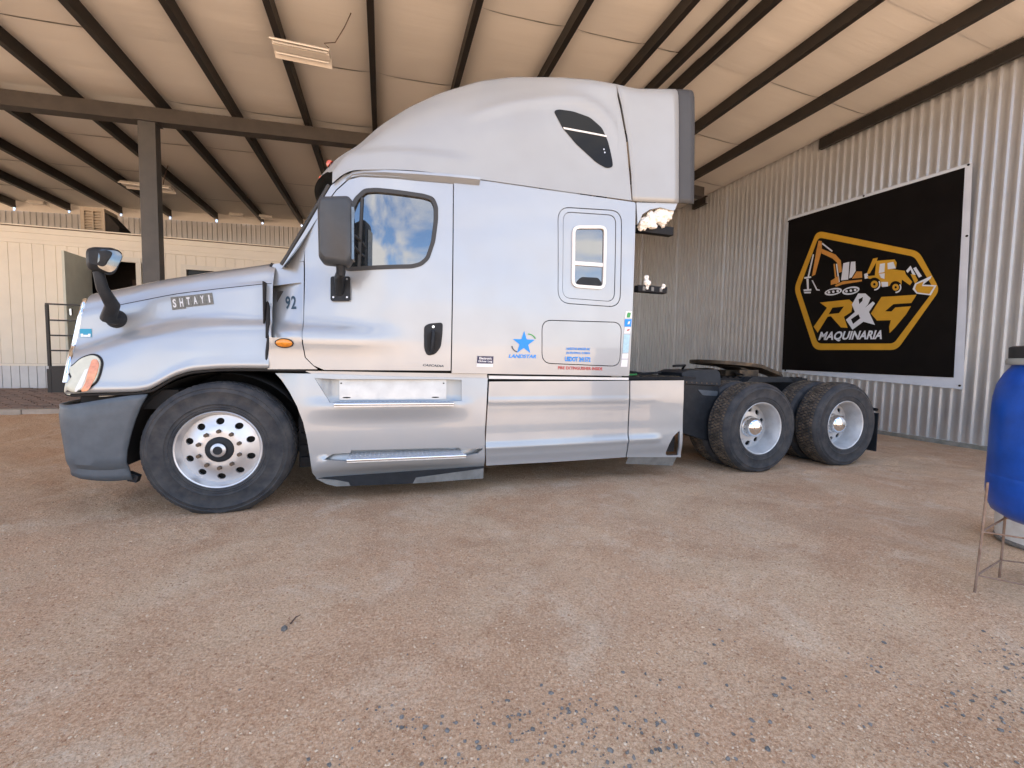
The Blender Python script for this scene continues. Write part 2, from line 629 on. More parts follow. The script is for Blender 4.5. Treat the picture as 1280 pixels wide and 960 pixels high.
def panel(name, outer, holes, yfun, m, parent=None, thick=0.014, step=0.06, flip=False, back=False):
    """a sheet following y=yfun(x,z), seen from -Y, with returned edges"""
    vs, fs = cdt(outer, holes, step)
    V = [(v[0], yfun(v[0], v[1]), v[1]) for v in vs]
    F, smooth = [], []
    for f in fs:
        f = f if area([vs[i] for i in f]) > 0 else f[::-1]
        F.append(f[::-1] if flip else f)
        smooth.append(True)
    if thick:
        cnt = {}
        for f in F:
            for i in range(len(f)):
                a, b = f[i], f[(i + 1) % len(f)]
                cnt[(a, b)] = 1
        bd = [(a, b) for (a, b) in cnt if (b, a) not in cnt]
        mp = {}

        def dup(i, off):
            k = (i, off)
            if k not in mp:
                x, y, z = V[i]
                mp[k] = len(V)
                V.append((x, y + off, z))
            return mp[k]
        for a, b in bd:
            F.append([b, a, dup(a, thick), dup(b, thick)] if True else None)
            smooth.append(False)
    me = bpy.data.meshes.new(name)
    me.from_pydata(V, [], F)
    me.update()
    me.polygons.foreach_set("use_smooth", smooth)
    if thick:
        # keep the fold between the sheet and its return crisp
        sh = set()
        for a, b in bd:
            sh.add((min(a, b), max(a, b)))
        at = me.attributes.new("sharp_edge", 'BOOLEAN', 'EDGE')
        at.data.foreach_set("value", [((min(e.vertices), max(e.vertices)) in sh) for e in me.edges])
    return link(name, me, m, parent)


def poly_yz(name, poly, x, m, parent=None, holes=(), thick=0.003):
    """flat sheet in the plane X=x facing -X; poly of (y,z)"""
    vs, fs = cdt(poly, holes, 10.0)
    V = [(x, v[0], v[1]) for v in vs]
    F = []
    for f in fs:
        a = area([vs[i] for i in f])
        F.append(f[::-1] if a > 0 else f)
    return from_data(name, V, F, m, parent)


def smooth01(a, b, x):
    t = max(0.0, min(1.0, (x - a) / (b - a)))
    return t * t * (3 - 2 * t)


def interp(xs, ys, x):
    return float(np.interp(x, xs, ys))


def smooth_curve(pts, sig=0.06):
    """piecewise curve through pts, softened"""
    pts = sorted(pts)
    xs = np.array([p[0] for p in pts])
    ys = np.array([p[1] for p in pts])
    g = np.linspace(xs[0], xs[-1], 300)
    v = np.interp(g, xs, ys)
    h = g[1] - g[0]
    k = max(1, int(3 * sig / h))
    w = np.exp(-0.5 * (np.arange(-k, k + 1) * h / sig) ** 2)
    w /= w.sum()
    # reflect about the end values so that the ends stay put
    pad = np.concatenate([2 * v[0] - v[k:0:-1], v, 2 * v[-1] - v[-2:-k - 2:-1]])
    s = np.convolve(pad, w, 'valid')
    return lambda x: float(np.interp(x, g, s))


def catmull(P, n):
    """n+1 points along a centripetal-ish spline through P"""
    P = [np.array(p, float) for p in P]
    P = [2 * P[0] - P[1]] + P + [2 * P[-1] - P[-2]]
    L = [0]
    for i in range(1, len(P) - 2):
        L.append(L[-1] + np.linalg.norm(P[i + 1] - P[i]))
    out = []
    for k in range(n + 1):
        s = L[-1] * k / n
        i = min(len(L) - 2, max(j for j in range(len(L)) if L[j] <= s + 1e-9))
        t = (s - L[i]) / max(1e-9, L[i + 1] - L[i])
        p0, p1, p2, p3 = P[i:i + 4]
        out.append(0.5 * ((2 * p1) + (-p0 + p2) * t + (2 * p0 - 5 * p1 + 4 * p2 - p3) * t * t + (-p0 + 3 * p1 - 3 * p2 + p3) * t ** 3))
    return out


def text_shape(txt, italic=0.0, bold=0.0):
    cu = bpy.data.curves.new("lettering", 'FONT')
    cu.body = txt
    cu.size = 1.0
    cu.offset = bold
    cu.shear = italic
    cu.resolution_u = 3
    ob = bpy.data.objects.new("lettering", cu)
    COL.objects.link(ob)
    dg = bpy.context.evaluated_depsgraph_get()
    me = bpy.data.meshes.new_from_object(ob.evaluated_get(dg))
    bpy.data.objects.remove(ob)
    vs = np.array([v.co[:2] for v in me.vertices])
    fs = [list(p.vertices) for p in me.polygons]
    bpy.data.meshes.remove(me)
    mn, mxx = vs.min(0), vs.max(0)
    return (vs - mn) / (mxx - mn), fs


def decal_text(name, txt, ll, lr, ul, m, parent, yfun, italic=0.0, bold=0.0, off=0.003):
    """lettering laid on the skin: ll, lr, ul corners in (x,z)"""
    vs, fs = text_shape(txt, italic, bold)
    ll, lr, ul = np.array(ll), np.array(lr), np.array(ul)
    V = []
    for u, v in vs:
        p = ll + (lr - ll) * u + (ul - ll) * v
        V.append((p[0], yfun(p[0], p[1]) - off, p[1]))
    return from_data(name, V, fs, m, parent)


def bvh_y(objs):
    """near-side depth of a set of meshes as a function of (x,z)"""
    vs, fs = [], []
    for o in objs:
        k = len(vs)
        vs += [v.co.copy() for v in o.data.vertices]
        fs += [[i + k for i in p.vertices] for p in o.data.polygons]
    t = BVHTree.FromPolygons(vs, fs)

    def f(x, z):
        h = t.ray_cast(Vector((x, -3, z)), Vector((0, 1, 0)))
        return h[0].y if h[0] else 0.3
    return f


def copy_tree(o, parent=None):
    c = o.copy()
    COL.objects.link(c)
    if parent is not None:
        c.parent = parent
    for ch in list(o.children):
        copy_tree(ch, c)
    return c


# ================================================================== SETTING
def g_ramp(x, y):
    return 0.42 * smooth01(2.6, 7.0, y) * smooth01(1.5, -1.0, x)


def g_h(x, y):
    n = noise.noise(Vector((x * 0.9, y * 0.9, 0.3))) * 0.014 + noise.noise(Vector((x * 3.1, y * 3.1, 4.2))) * 0.011 \
        + noise.noise(Vector((x * 6.0, y * 6.0, 7.7))) * 0.007
    return g_ramp(x, y) + n


def build_ground():
    def axis(lo, hi, a, b, st):
        core = list(np.arange(a, b + 1e-6, st))
        out, d, p = [], st, b
        while p < hi:
            d *= 1.35
            p += d
            out.append(min(p, hi))
        neg, d, p = [], st, a
        while p > lo:
            d *= 1.35
            p -= d
            neg.append(max(p, lo))
        return neg[::-1] + core + out
    xs = axis(-600, 600, -9, 10.5, 0.07)
    ys = axis(-600, 600, -3.6, 7.6, 0.06)
    X, Y = len(xs), len(ys)
    V = [(x, y, g_h(x, y) if abs(x) < 12 and -6 < y < 14 else g_ramp(x, y)) for y in ys for x in xs]
    F = [(j * X + i, j * X + i + 1, (j + 1) * X + i + 1, (j + 1) * X + i) for j in range(Y - 1) for i in range(X - 1)]
    o = from_data("ground", V, F, M['dirt'], smooth=True)
    tag(o, kind='structure')


build_ground()


def pebble_shape(bm, c, r, seed):
    rnd = random.Random(seed)
    g = bmesh.ops.create_icosphere(bm, subdivisions=1, radius=r)
    sx, sy, sz = rnd.uniform(.7, 1.3), rnd.uniform(.7, 1.3), rnd.uniform(.45, .8)
    a = rnd.uniform(0, PI)
    ca, sa = math.cos(a), math.sin(a)
    for v in g['verts']:
        k = rnd.uniform(.75, 1.15)
        x, y, z = v.co.x * sx * k, v.co.y * sy * k, v.co.z * sz * k
        v.co = Vector((c[0] + x * ca - y * sa, c[1] + x * sa + y * ca, c[2] + z))


def pebble_stuff(name, n, place, rmin, rmax, m):
    """joined loose stones; 20 triangles each"""
    rnd = random.Random(n)
    t = (1 + 5 ** .5) / 2
    base = np.array([(-1, t, 0), (1, t, 0), (-1, -t, 0), (1, -t, 0), (0, -1, t), (0, 1, t), (0, -1, -t), (0, 1, -t), (t, 0, -1), (t, 0, 1), (-t, 0, -1), (-t, 0, 1)]) / 1.9
    fb = [(0, 11, 5), (0, 5, 1), (0, 1, 7), (0, 7, 10), (0, 10, 11), (1, 5, 9), (5, 11, 4), (11, 10, 2), (10, 7, 6), (7, 1, 8),
          (3, 9, 4), (3, 4, 2), (3, 2, 6), (3, 6, 8), (3, 8, 9), (4, 9, 5), (2, 4, 11), (6, 2, 10), (8, 6, 7), (9, 8, 1)]
    V, F = [], []
    rs = np.random.RandomState(n)
    for i in range(n):
        x, y = place(rnd)
        r = rmin + (rmax - rmin) * rnd.random() ** 2.2
        b = base * rs.uniform(.65, 1.2, (12, 1)) * np.array([rnd.uniform(.7, 1.3), rnd.uniform(.7, 1.3), rnd.uniform(.45, .8)]) * r
        a = rnd.uniform(0, 2 * PI)
        b = b @ np.array([[math.cos(a), math.sin(a), 0], [-math.sin(a), math.cos(a), 0], [0, 0, 1]])
        b += np.array([x, y, g_h(x, y) + r * 0.2])
        k = len(V)
        V += [tuple(q) for q in b]
        F += [(p + k, q + k, s + k) for p, q, s in fb]
    o = from_data(name, V, F, m)
    tag(o, kind='stuff')
    return o


def place_near(rnd):
    y = -3.0 + 3.6 * rnd.random() ** 1.5
    return rnd.uniform(-2.4 - y * .5, 5.0 + y * .3), y


def place_dark(rnd):
    while True:
        x, y = rnd.uniform(0.55, 3.9), -3.0 + 1.5 * rnd.random() ** 1.2
        w = 0.9 * smooth01(0.5, 1.7, x) * smooth01(-1.80 - .16 * (x - .8), -2.35 - .16 * (x - .8), y)
        w *= 0.10 + 1.2 * smooth01(-.1, .3, noise.noise(Vector((x * 3.0, y * 4.0, 1.7))))
        if rnd.random() < w:
            return x, y


pebble_stuff("gravel", 26000, place_near, 0.0018, 0.006, M['stone_pale'])
pebble_stuff("gravel", 22000, place_near, 0.0018, 0.0055, M['stone_red'])
pebble_stuff("crushed_stone", 900, place_dark, 0.003, 0.0095, M['stone_dark'])

bm = bmesh.new()
pebble_shape(bm, (0.775, -1.655, g_h(.775, -1.655) + .006), 0.015, 5)
tag(from_bm("stone", bm, M['stone_dark']), "small grey stone lodged in a crack of the bare dirt in the foreground", "stone")
bm = bmesh.new()
for q in [(0.815, -1.64, .012), (0.842, -1.60, .02)]:
    pass
tube_bm(bm, [(.795, -1.63, .012), (.812, -1.60, .022), (.828, -1.585, .02)], [.004, .003, .002], 6)
tag(from_bm("twig", bm, M['cable']), "short dry twig sticking up beside the small grey stone on the dirt", "twig")


# ---- brick paving in front of the office
def build_paving():
    Y0, Y1, X0, X1 = 4.95, 7.26, -8.2, -1.2
    V, F = [], []
    nx, ny = 40, 16
    for j in range(ny + 1):
        for i in range(nx + 1):
            x, y = X0 + (X1 - X0) * i / nx, Y0 + (Y1 - Y0) * j / ny
            V.append((x, y, g_ramp(x, y) + 0.022))
    F = [(j * (nx + 1) + i, j * (nx + 1) + i + 1, (j + 1) * (nx + 1) + i + 1, (j + 1) * (nx + 1) + i) for j in range(ny) for i in range(nx)]
    o = from_data("pavement", V, F, M['dirt'])
    tag(o, kind='structure')
    bm = bmesh.new()
    rnd = random.Random(3)
    y, row = Y0 + .03, 0
    while y < Y1 - .1:
        x = X0 + .1 * (row % 2)
        while x < X1 - .2:
            z = g_ramp(x + .1, y + .05) + 0.03 + rnd.uniform(-.004, .006)
            bx(bm, x + .006, x + .194, y + .005, y + .095, z - .03, z + .012)
            x += .2
        y += .1
        row += 1
    b = from_bm("brick", bm, M['brick'], o)
    tag(b, kind='stuff')
    bm = bmesh.new()
    x = X0
    while x < X1:
        bx(bm, x, x + .985, Y0 - .14, Y0 + .02, g_ramp(x, Y0) - .1, g_ramp(x + .5, Y0) + .062)
        x += 1.0
    k = from_bm("kerb", bm, M['kerb'])
    tag(k, kind='structure')


build_paving()


# ---- roof of the shed
RIDGE_X, RIDGE_H = 5.70, 5.765


def roof_h(x):
    """underside of the purlins"""
    return RIDGE_H - (0.042 * (RIDGE_X - x) if x < RIDGE_X else 0.055 * (x - RIDGE_X))


def purlin_x(ratio):
    x = CAM_POS.x
    for _ in range(30):
        x = CAM_POS.x + ratio * (roof_h(x) - CAM_POS.z)
    return x


WALL_X, BACK_Y, ROOF_Y0 = 9.63, 11.92, -1.0
PUR = [purlin_x(r) for r in (-1.19, -0.872, -0.594, -0.309, -0.026, 0.27, 0.563, 0.842, 0.967, 1.055, 1.32, 1.651)]
PUR = [PUR[0] - 1.215 * k for k in range(8, 0, -1)] + PUR


def build_roof():
    root = thing("shed_roof", "wide white lined shed roof on dark steel purlins over the truck", "roof", (-2.7, 5.42, 0))

    def put(o):
        o.parent = root
        o.matrix_parent_inverse = Matrix.Translation(-root.location)
        return o

    def purlin_mesh(web_left):
        bm = bmesh.new()
        L = BACK_Y - ROOF_Y0 - .04
        s = 1 if web_left else -1
        w, h, t = .085, .20, .006
        xa = -w if web_left else 0

        def b(x0, x1, z0, z1):
            bx(bm, min(x0, x1), max(x0, x1), 0, L, z0, z1)
        if web_left:
            b(-w, -w + t, 0, h)
            b(-w + t, 0, 0, t)
            b(-w + t, 0, h - t, h)
            b(-t, 0, t, t + .022)
        else:
            b(-t, 0, 0, h)
            b(-w, -t, 0, t)
            b(-w, -t, h - t, h)
            b(-w, -w + t, t, t + .022)
        me = bpy.data.meshes.new("purlin")
        bmesh.ops.recalc_face_normals(bm, faces=bm.faces)
        bm.to_mesh(me)
        bm.free()
        me.materials.append(M['purlin'])
        return me
    ml, mr = purlin_mesh(True), purlin_mesh(False)
    for x in PUR:
        o = bpy.data.objects.new("purlin", mr if x < CAM_POS.x else ml)
        COL.objects.link(o)
        o.location = (x, ROOF_Y0, roof_h(x))
        put(o)
    # two lengths of eave purlin along the side wall, the blanket hangs between them
    for y0, y1 in ((ROOF_Y0, 2.89), (6.0, 6.52)):
        bm = bmesh.new()
        xw = WALL_X - .035
        bx(bm, xw - .085, xw - .001, y0, y1, 5.50, 5.506)
        bx(bm, xw - .085, xw - .079, y0, y1, 5.507, 5.70)
        bx(bm, xw - .079, xw, y0, y1, 5.694, 5.70)
        bx(bm, xw - .079, xw, y1 - .006, y1, 5.507, 5.693)
        put(from_bm("purlin", bm, M['purlin']))
    # insulation blankets: one per bay and roll width
    nx, ny = 14, 16
    V, F = [], []
    for j in range(ny + 1):
        for i in range(nx + 1):
            u, v = i / nx, j / ny
            sag = -.055 * (1 - (2 * u - 1) ** 4) * (0.75 + .25 * math.sin(v * PI) ** .5)
            fold = -.004 * math.exp(-(min(v, 1 - v) / .02) ** 2)
            wr = .009 * noise.noise(Vector((u * 1.2, v * 14, .4))) * math.sin(u * PI)
            V.append((u, v, sag + fold + wr))
    F = [(j * (nx + 1) + i, (j + 1) * (nx + 1) + i, (j + 1) * (nx + 1) + i + 1, j * (nx + 1) + i + 1) for j in range(ny) for i in range(nx)]
    me = bpy.data.meshes.new("insulation_blanket")
    me.from_pydata(V, [], F)
    me.update()
    me.polygons.foreach_set("use_smooth", [True] * len(me.polygons))
    me.materials.append(M['vinyl'])
    ycut = [ROOF_Y0] + [.35 + 1.69 * k for k in range(0, 7)] + [BACK_Y]
    edges = PUR + [WALL_X - .01]
    flip = 0
    for a, b in zip(edges, edges[1:]):
        za, zb = roof_h(a) + .203, roof_h(b) + .203
        if a < RIDGE_X < b:
            za = zb = max(za, zb)
        for y0, y1 in zip(ycut, ycut[1:]):
            o = bpy.data.objects.new("insulation_blanket", me)
            COL.objects.link(o)
            w = math.hypot(b - a, zb - za)
            o.location = (a, y0, za)
            o.scale = (w, y1 - y0, 0.8 + .5 * ((flip * 7) % 5) / 5)
            o.rotation_euler = (0, -math.atan2(zb - za, b - a), 0)
            put(o)
            flip += 1
    # roof sheeting above, overhanging on every side
    for x0, x1 in ((-16.0, RIDGE_X), (RIDGE_X, WALL_X + .5)):
        V = []
        for x in (x0, x1):
            for y in (ROOF_Y0 - .15, BACK_Y + .3):
                for dz in (.235, .275):
                    V.append((x, y, roof_h(x) + dz))
        F = [(0, 1, 3, 2), (4, 6, 7, 5), (0, 4, 5, 1), (2, 3, 7, 6), (1, 5, 7, 3), (0, 2, 6, 4)]
        put(from_data("roof_sheet", V, F, M['roofsheet']))
    # beam and post
    for x0, x1 in ((-16, RIDGE_X), (RIDGE_X, 8.88)):
        V = []
        for x in (x0, x1):
            for y in (5.32, 5.52):
                for dz in (-.24, -.003):
                    V.append((x, y, roof_h(x) + dz))
        F = [(0, 1, 3, 2), (4, 6, 7, 5), (0, 4, 5, 1), (2, 3, 7, 6), (1, 5, 7, 3), (0, 2, 6, 4)]
        put(from_data("beam", V, F, M['beam']))
    xc = survey(185.6, 240, 1, 5.33).x
    bm = bmesh.new()
    zt = roof_h(xc) - .245
    bx(bm, xc - .125, xc + .125, 5.33, 5.51, .0, zt)
    bx(bm, xc - .16, xc + .16, 5.29, 5.55, zt + .0005, zt + .004)
    put(from_bm("post", bm, M['post']))


build_roof()


def sheet_mesh(ribs, pitch, height, depth):
    """trapezoid-ribbed metal sheet lying in local (u,z), ribs proud along local -v"""
    prof = []
    for k in range(ribs):
        u = k * pitch
        for a, d in ((0, 0), (.60, 0), (.67, 1), (.87, 1), (.94, 0)):
            prof.append((u + a * pitch, -d * depth))
    prof.append((ribs * pitch, 0))
    prof[-1] = (ribs * pitch + .01, -.001)
    V = [(u, v, z) for z in (0, height) for u, v in prof]
    n = len(prof)
    F = [(i, i + 1, n + i + 1, n + i) for i in range(n - 1)]
    me = bpy.data.meshes.new("metal_sheet")
    me.from_pydata(V, [], F)
    me.update()
    me.materials.append(M['galv'])
    return me


def build_walls():
    # side wall behind the tail of the truck
    side = thing("side_wall", "corrugated bare metal wall behind the tail of the truck, carrying the banner", "wall", (WALL_X, 4, 0))
    me = sheet_mesh(7, .1335, 5.80, .040)
    y = BACK_Y
    while y > -2.9:
        o = bpy.data.objects.new("metal_sheet", me)
        COL.objects.link(o)
        o.location = (WALL_X + .02 + (.004 if int(round((BACK_Y - y) / .9345)) % 2 else 0), y, .075)
        o.rotation_euler = (0, 0, -PI / 2)
        o.parent = side
        o.matrix_parent_inverse = Matrix.Translation(-side.location)
        y -= 7 * .1335
    f = box("footing", WALL_X - .012, WALL_X + .14, -2.9, BACK_Y, -.1, .072, M['concrete'], side)
    f.matrix_parent_inverse = Matrix.Translation(-side.location)
    # back wall beyond the office
    back = thing("back_wall", "dim corrugated metal wall seen above the roof of the cream office", "wall", (-3, BACK_Y, 0))
    pm = {}
    x = -15.9
    while x < WALL_X - .2:
        h = round(min(roof_h(x), roof_h(x + .93)) - .06, 2)
        o = bpy.data.objects.new("metal_sheet", pm.setdefault(h, sheet_mesh(7, .1335, h, .026)))
        COL.objects.link(o)
        o.location = (x, BACK_Y, .03)
        o.parent = back
        o.matrix_parent_inverse = Matrix.Translation(-back.location)
        x += 7 * .1335
    # closures between the purlin ends; daylight shows through the purlins themselves
    for a, b in zip(PUR, PUR[1:] + [WALL_X]):
        zz = [roof_h(a + .03), roof_h(b - .1)]
        o = from_data("closure_strip", [(a - .022, BACK_Y - .039, zz[0] - .09), (b - .066, BACK_Y - .039, zz[1] - .09),
                                        (b - .066, BACK_Y - .02, zz[1] + .24), (a - .022, BACK_Y - .02, zz[0] + .24)],
                      [(0, 1, 2, 3)], M['vinyl'], back)
        o.matrix_parent_inverse = Matrix.Translation(-back.location)


build_walls()


# ---- cream site office beyond the hood
def build_office():
    root = thing("site_office", "long cream clad site office with white trim and an open door beyond the hood", "building", (-4, 7.32, .42))

    def put(o):
        if o.parent is None:
            o.parent = root
            o.matrix_parent_inverse = Matrix.Translation(-root.location)
        return o
    Y, X0, X1 = 7.32, -9.6, -0.5
    zs, zt = .95, 3.335
    door = (-4.585, -3.80, 3.10)
    win = (-2.90, -1.5, 2.0, 3.03)
    # vertical siding boards, cut round the door and the window
    bw = .186
    cache = {}

    def board(x, w, z0, z1):
        k = (round(w, 3), round(z1 - z0, 3))
        if k not in cache:
            bm = bmesh.new()
            bx(bm, .004, w - .004, 0, .02, 0, z1 - z0)
            bx(bm, 0, w, .012, .03, 0, z1 - z0)
            me = bpy.data.meshes.new("siding_board")
            bm.to_mesh(me)
            bm.free()
            me.materials.append(M['cream'])
            cache[k] = me
        o = bpy.data.objects.new("siding_board", cache[k])
        COL.objects.link(o)
        o.location = (x, Y, z0)
        put(o)
    x = X0
    while x < X1 - .01:
        w = min(bw, X1 - x)
        spans = [(zs, zt)]
        for (a, b, lo, hi) in ((door[0] - .0, door[1], zs, door[2]), (win[0], win[1], win[2], win[3])):
            if x + w > a + .02 and x < b - .02:
                new = []
                for s0, s1 in spans:
                    if lo > s0:
                        new.append((s0, lo))
                    if hi < s1:
                        new.append((hi, s1))
                spans = new
        for s0, s1 in spans:
            board(x, w, s0, s1)
        x += bw
    for z0, z1, pr in ((3.337, 3.415, .012), (3.418, 3.54, .006), (3.543, 3.655, .012)):
        put(box("fascia_board", X0, X1, Y - pr, Y + .03, z0, z1, M['cream']))
    put(box("roof_cap", X0 - .05, X1 + .05, Y - .06, 10.9, 3.657, 3.69, M['shelf']))
    put(box("roof_edge", X0 - .055, X1 + .055, Y - .075, Y - .0605, 3.662, 3.684, M['cream']))
    put(box("base_trim", X0, X1, Y - .008, Y + .03, .90, .947, M['cream']))
    # ribbed skirting
    bm = bmesh.new()
    bx(bm, .005, .131, 0, .012, 0, .50)
    sm = bpy.data.meshes.new("skirting_panel")
    bm.to_mesh(sm)
    bm.free()
    sm.materials.append(M['skirting'])
    x = X0
    while x < X1:
        o = bpy.data.objects.new("skirting_panel", sm)
        COL.objects.link(o)
        o.location = (x, Y - .004, .40)
        put(o)
        x += .136
    put(box("skirting_back", X0, X1, Y + .012, Y + .03, .3, .90, M['concrete']))
    # side, back, floor and the dark room behind the doorway
    put(box("end_wall", X0 - .03, X0, Y, 10.8, .3, 3.65, M['cream']))
    put(box("end_wall", X1, X1 + .03, Y, 10.8, .3, 3.65, M['cream']))
    put(box("rear_wall", X0, X1, 10.8, 10.83, .3, 3.65, M['cream']))
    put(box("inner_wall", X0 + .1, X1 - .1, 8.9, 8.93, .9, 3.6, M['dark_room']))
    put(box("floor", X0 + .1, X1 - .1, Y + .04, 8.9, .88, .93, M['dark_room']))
    sh = put(box("shelf_unit", -4.4, -3.3, 8.45, 8.85, .95, 2.9, M['shelf']))
    bm = bmesh.new()
    rnd = random.Random(2)
    for k in range(5):
        for i in range(5):
            xx = -4.38 + i * .21
            bx(bm, xx, xx + .17, 8.40, 8.44, 1.0 + k * .37, 1.0 + k * .37 + rnd.uniform(.18, .3))
    o = from_bm("box_file", bm, M['nut'], sh)
    # door frame and open leaf
    for a in ((door[0] - .05, door[0], zs, door[2]), (door[1], door[1] + .09, zs, door[2]), (door[0] - .05, door[1] + .09, door[2] + .002, door[2] + .10)):
        put(box("door_frame", a[0], a[1], Y - .022, Y + .04, a[2], a[3], M['creamtrim']))
    leaf = put(box("door", door[0] - .005, door[0] + .035, Y - .80, Y - .03, zs + .02, door[2], M['doorgrey']))
    box("handle", door[0] + .04, door[0] + .08, Y - .76, Y - .72, 1.9, 2.02, M['chrome'], leaf)
    # window
    for a in ((win[0] - .10, win[0], win[2] - .1, win[3] + .1), (win[1], win[1] + .1, win[2] - .1, win[3] + .1),
              (win[0], win[1], win[3], win[3] + .1), (win[0], win[1], win[2] - .1, win[2])):
        put(box("window_frame", a[0], a[1], Y - .02, Y + .035, a[2], a[3], M['creamtrim']))
    put(box("window_pane", win[0], win[1], Y + .036, Y + .042, win[2], win[3], M['darkglass']))


build_office()

# cooler on the office roof
c = thing("air_cooler", "beige louvred air cooler standing on the roof of the cream office", "air cooler", (-4.9, 8.4, 3.69))


def putc(o, root):
    o.parent = root
    o.matrix_parent_inverse = Matrix.Translation(-root.location)
    return o


bm = bmesh.new()
bx(bm, -5.24, -5.17, 8.3, 8.8, 3.692, 4.42)
bx(bm, -4.86, -4.80, 8.3, 8.8, 3.692, 4.42)
bx(bm, -5.17, -4.86, 8.36, 8.8, 3.692, 4.42)
bx(bm, -5.17, -4.86, 8.3, 8.358, 4.34, 4.42)
bx(bm, -5.035, -5.005, 8.3, 8.355, 3.692, 4.338)
putc(from_bm("case", bm, M['hvac']), c)
for k in range(9):
    putc(box("louvre", -5.168, -4.862, 8.315, 8.35, 3.80 + k * .06, 3.825 + k * .06, M['hvac']), c)
putc(from_data("duct", [(-4.798, 8.32, 3.692), (-4.55, 8.32, 3.692), (-4.55, 8.32, 4.05), (-4.798, 8.32, 4.34),
                        (-4.798, 8.8, 3.692), (-4.55, 8.8, 3.692), (-4.55, 8.8, 4.05), (-4.798, 8.8, 4.34)],
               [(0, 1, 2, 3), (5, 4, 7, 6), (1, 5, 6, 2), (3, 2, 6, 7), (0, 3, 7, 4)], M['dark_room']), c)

# landing and railing at the office door
ld = thing("stair_landing", "black railed landing at the office door, left of the truck's grille", "stair landing", (-4.2, 6.8, .36))
putc(box("deck", -4.74, -3.6, 6.32, 7.28, .88, .93, M['railing']), ld)
putc(box("skirt_panel", -4.76, -4.70, 6.30, 7.28, .33, .878, M['railing']), ld)
putc(box("skirt_panel", -4.695, -3.6, 6.30, 6.34, .33, .878, M['railing']), ld)
for x, y in ((-4.73, 6.33), (-3.62, 6.33)):
    putc(box("rail_post", x - .02, x + .02, y - .02, y + .02, .931, 2.06, M['railing']), ld)
for z in (2.075, 1.78, 1.50, 1.22):
    putc(box("rail", -4.75, -3.6, 6.316, 6.344, z - .014, z + .014, M['railing']), ld)


# ---- fluorescent fittings hanging under the purlins
def light_fixture(label, x0, x1, y, z, w, group="fluorescent fittings under the roof"):
    t = thing("ceiling_light", label, "light", ((x0 + x1) / 2, y, z), group)
    L = x1 - x0
    h = .06
    V = []
    for x in (-L / 2, L / 2):
        V += [(x, -w / 2, -.045), (x, -w * .2, .02), (x, w * .2, .02), (x, w / 2, -.045),
              (x, w / 2, -.03), (x, w * .2, .05), (x, -w * .2, .05), (x, -w / 2, -.03)]
    F = [(i, (i + 1) % 8, 8 + (i + 1) % 8, 8 + i) for i in range(8)] + [tuple(range(8))[::-1], tuple(range(8, 16))]
    from_data("reflector", V, F, M['lightbody'], t)
    box("ballast_cover", -L / 2 + .01, L / 2 - .01, -w * .16, w * .16, -.028, .0195, M['lightbody'], t)
    for s in (-1, 1):
        tube("tube", [(-L / 2 + .03, s * w * .27, -.022), (L / 2 - .03, s * w * .27, -.022)], .013, M['tube'], t)
    return t


light_fixture("white fluorescent fitting hanging in front of the purlins, nearest to the truck", -.14, .54, 2.55, 5.12, .36)
light_fixture("white fluorescent fitting seen beside the steel post", -4.46, -3.50, 8.32, 5.02, .36)
for lb, px, py in (("small far fluorescent fitting above the truck's hood mirror side", 47, 253.6),
                   ("small far fluorescent fitting left of the windscreen", 296, 269), ("small far fluorescent fitting nearest the windscreen", 333, 271)):
    p = survey(px, py, 1, 11.2)
    light_fixture(lb, p.x - .18, p.x + .18, 11.2, p.z, .25)
wire = [survey(px, py, 1, 2.55) for px, py in ((411, 60), (405, 54), (419, 53), (430, 35), (438, 18), (446, -4))]
tag(tube("cable", [tuple(p) for p in wire], .006, M['cable']), "thin dark cable running from the nearest light fitting to the roof", "cable")
wire = [survey(px, py, 1, 8.3) for px, py in ((203, 235), (206, 220), (212, 200), (222, 180))]
tag(tube("cable", [tuple(p) for p in wire], .008, M['cable']), "thin dark cable hanging by the steel post", "cable")


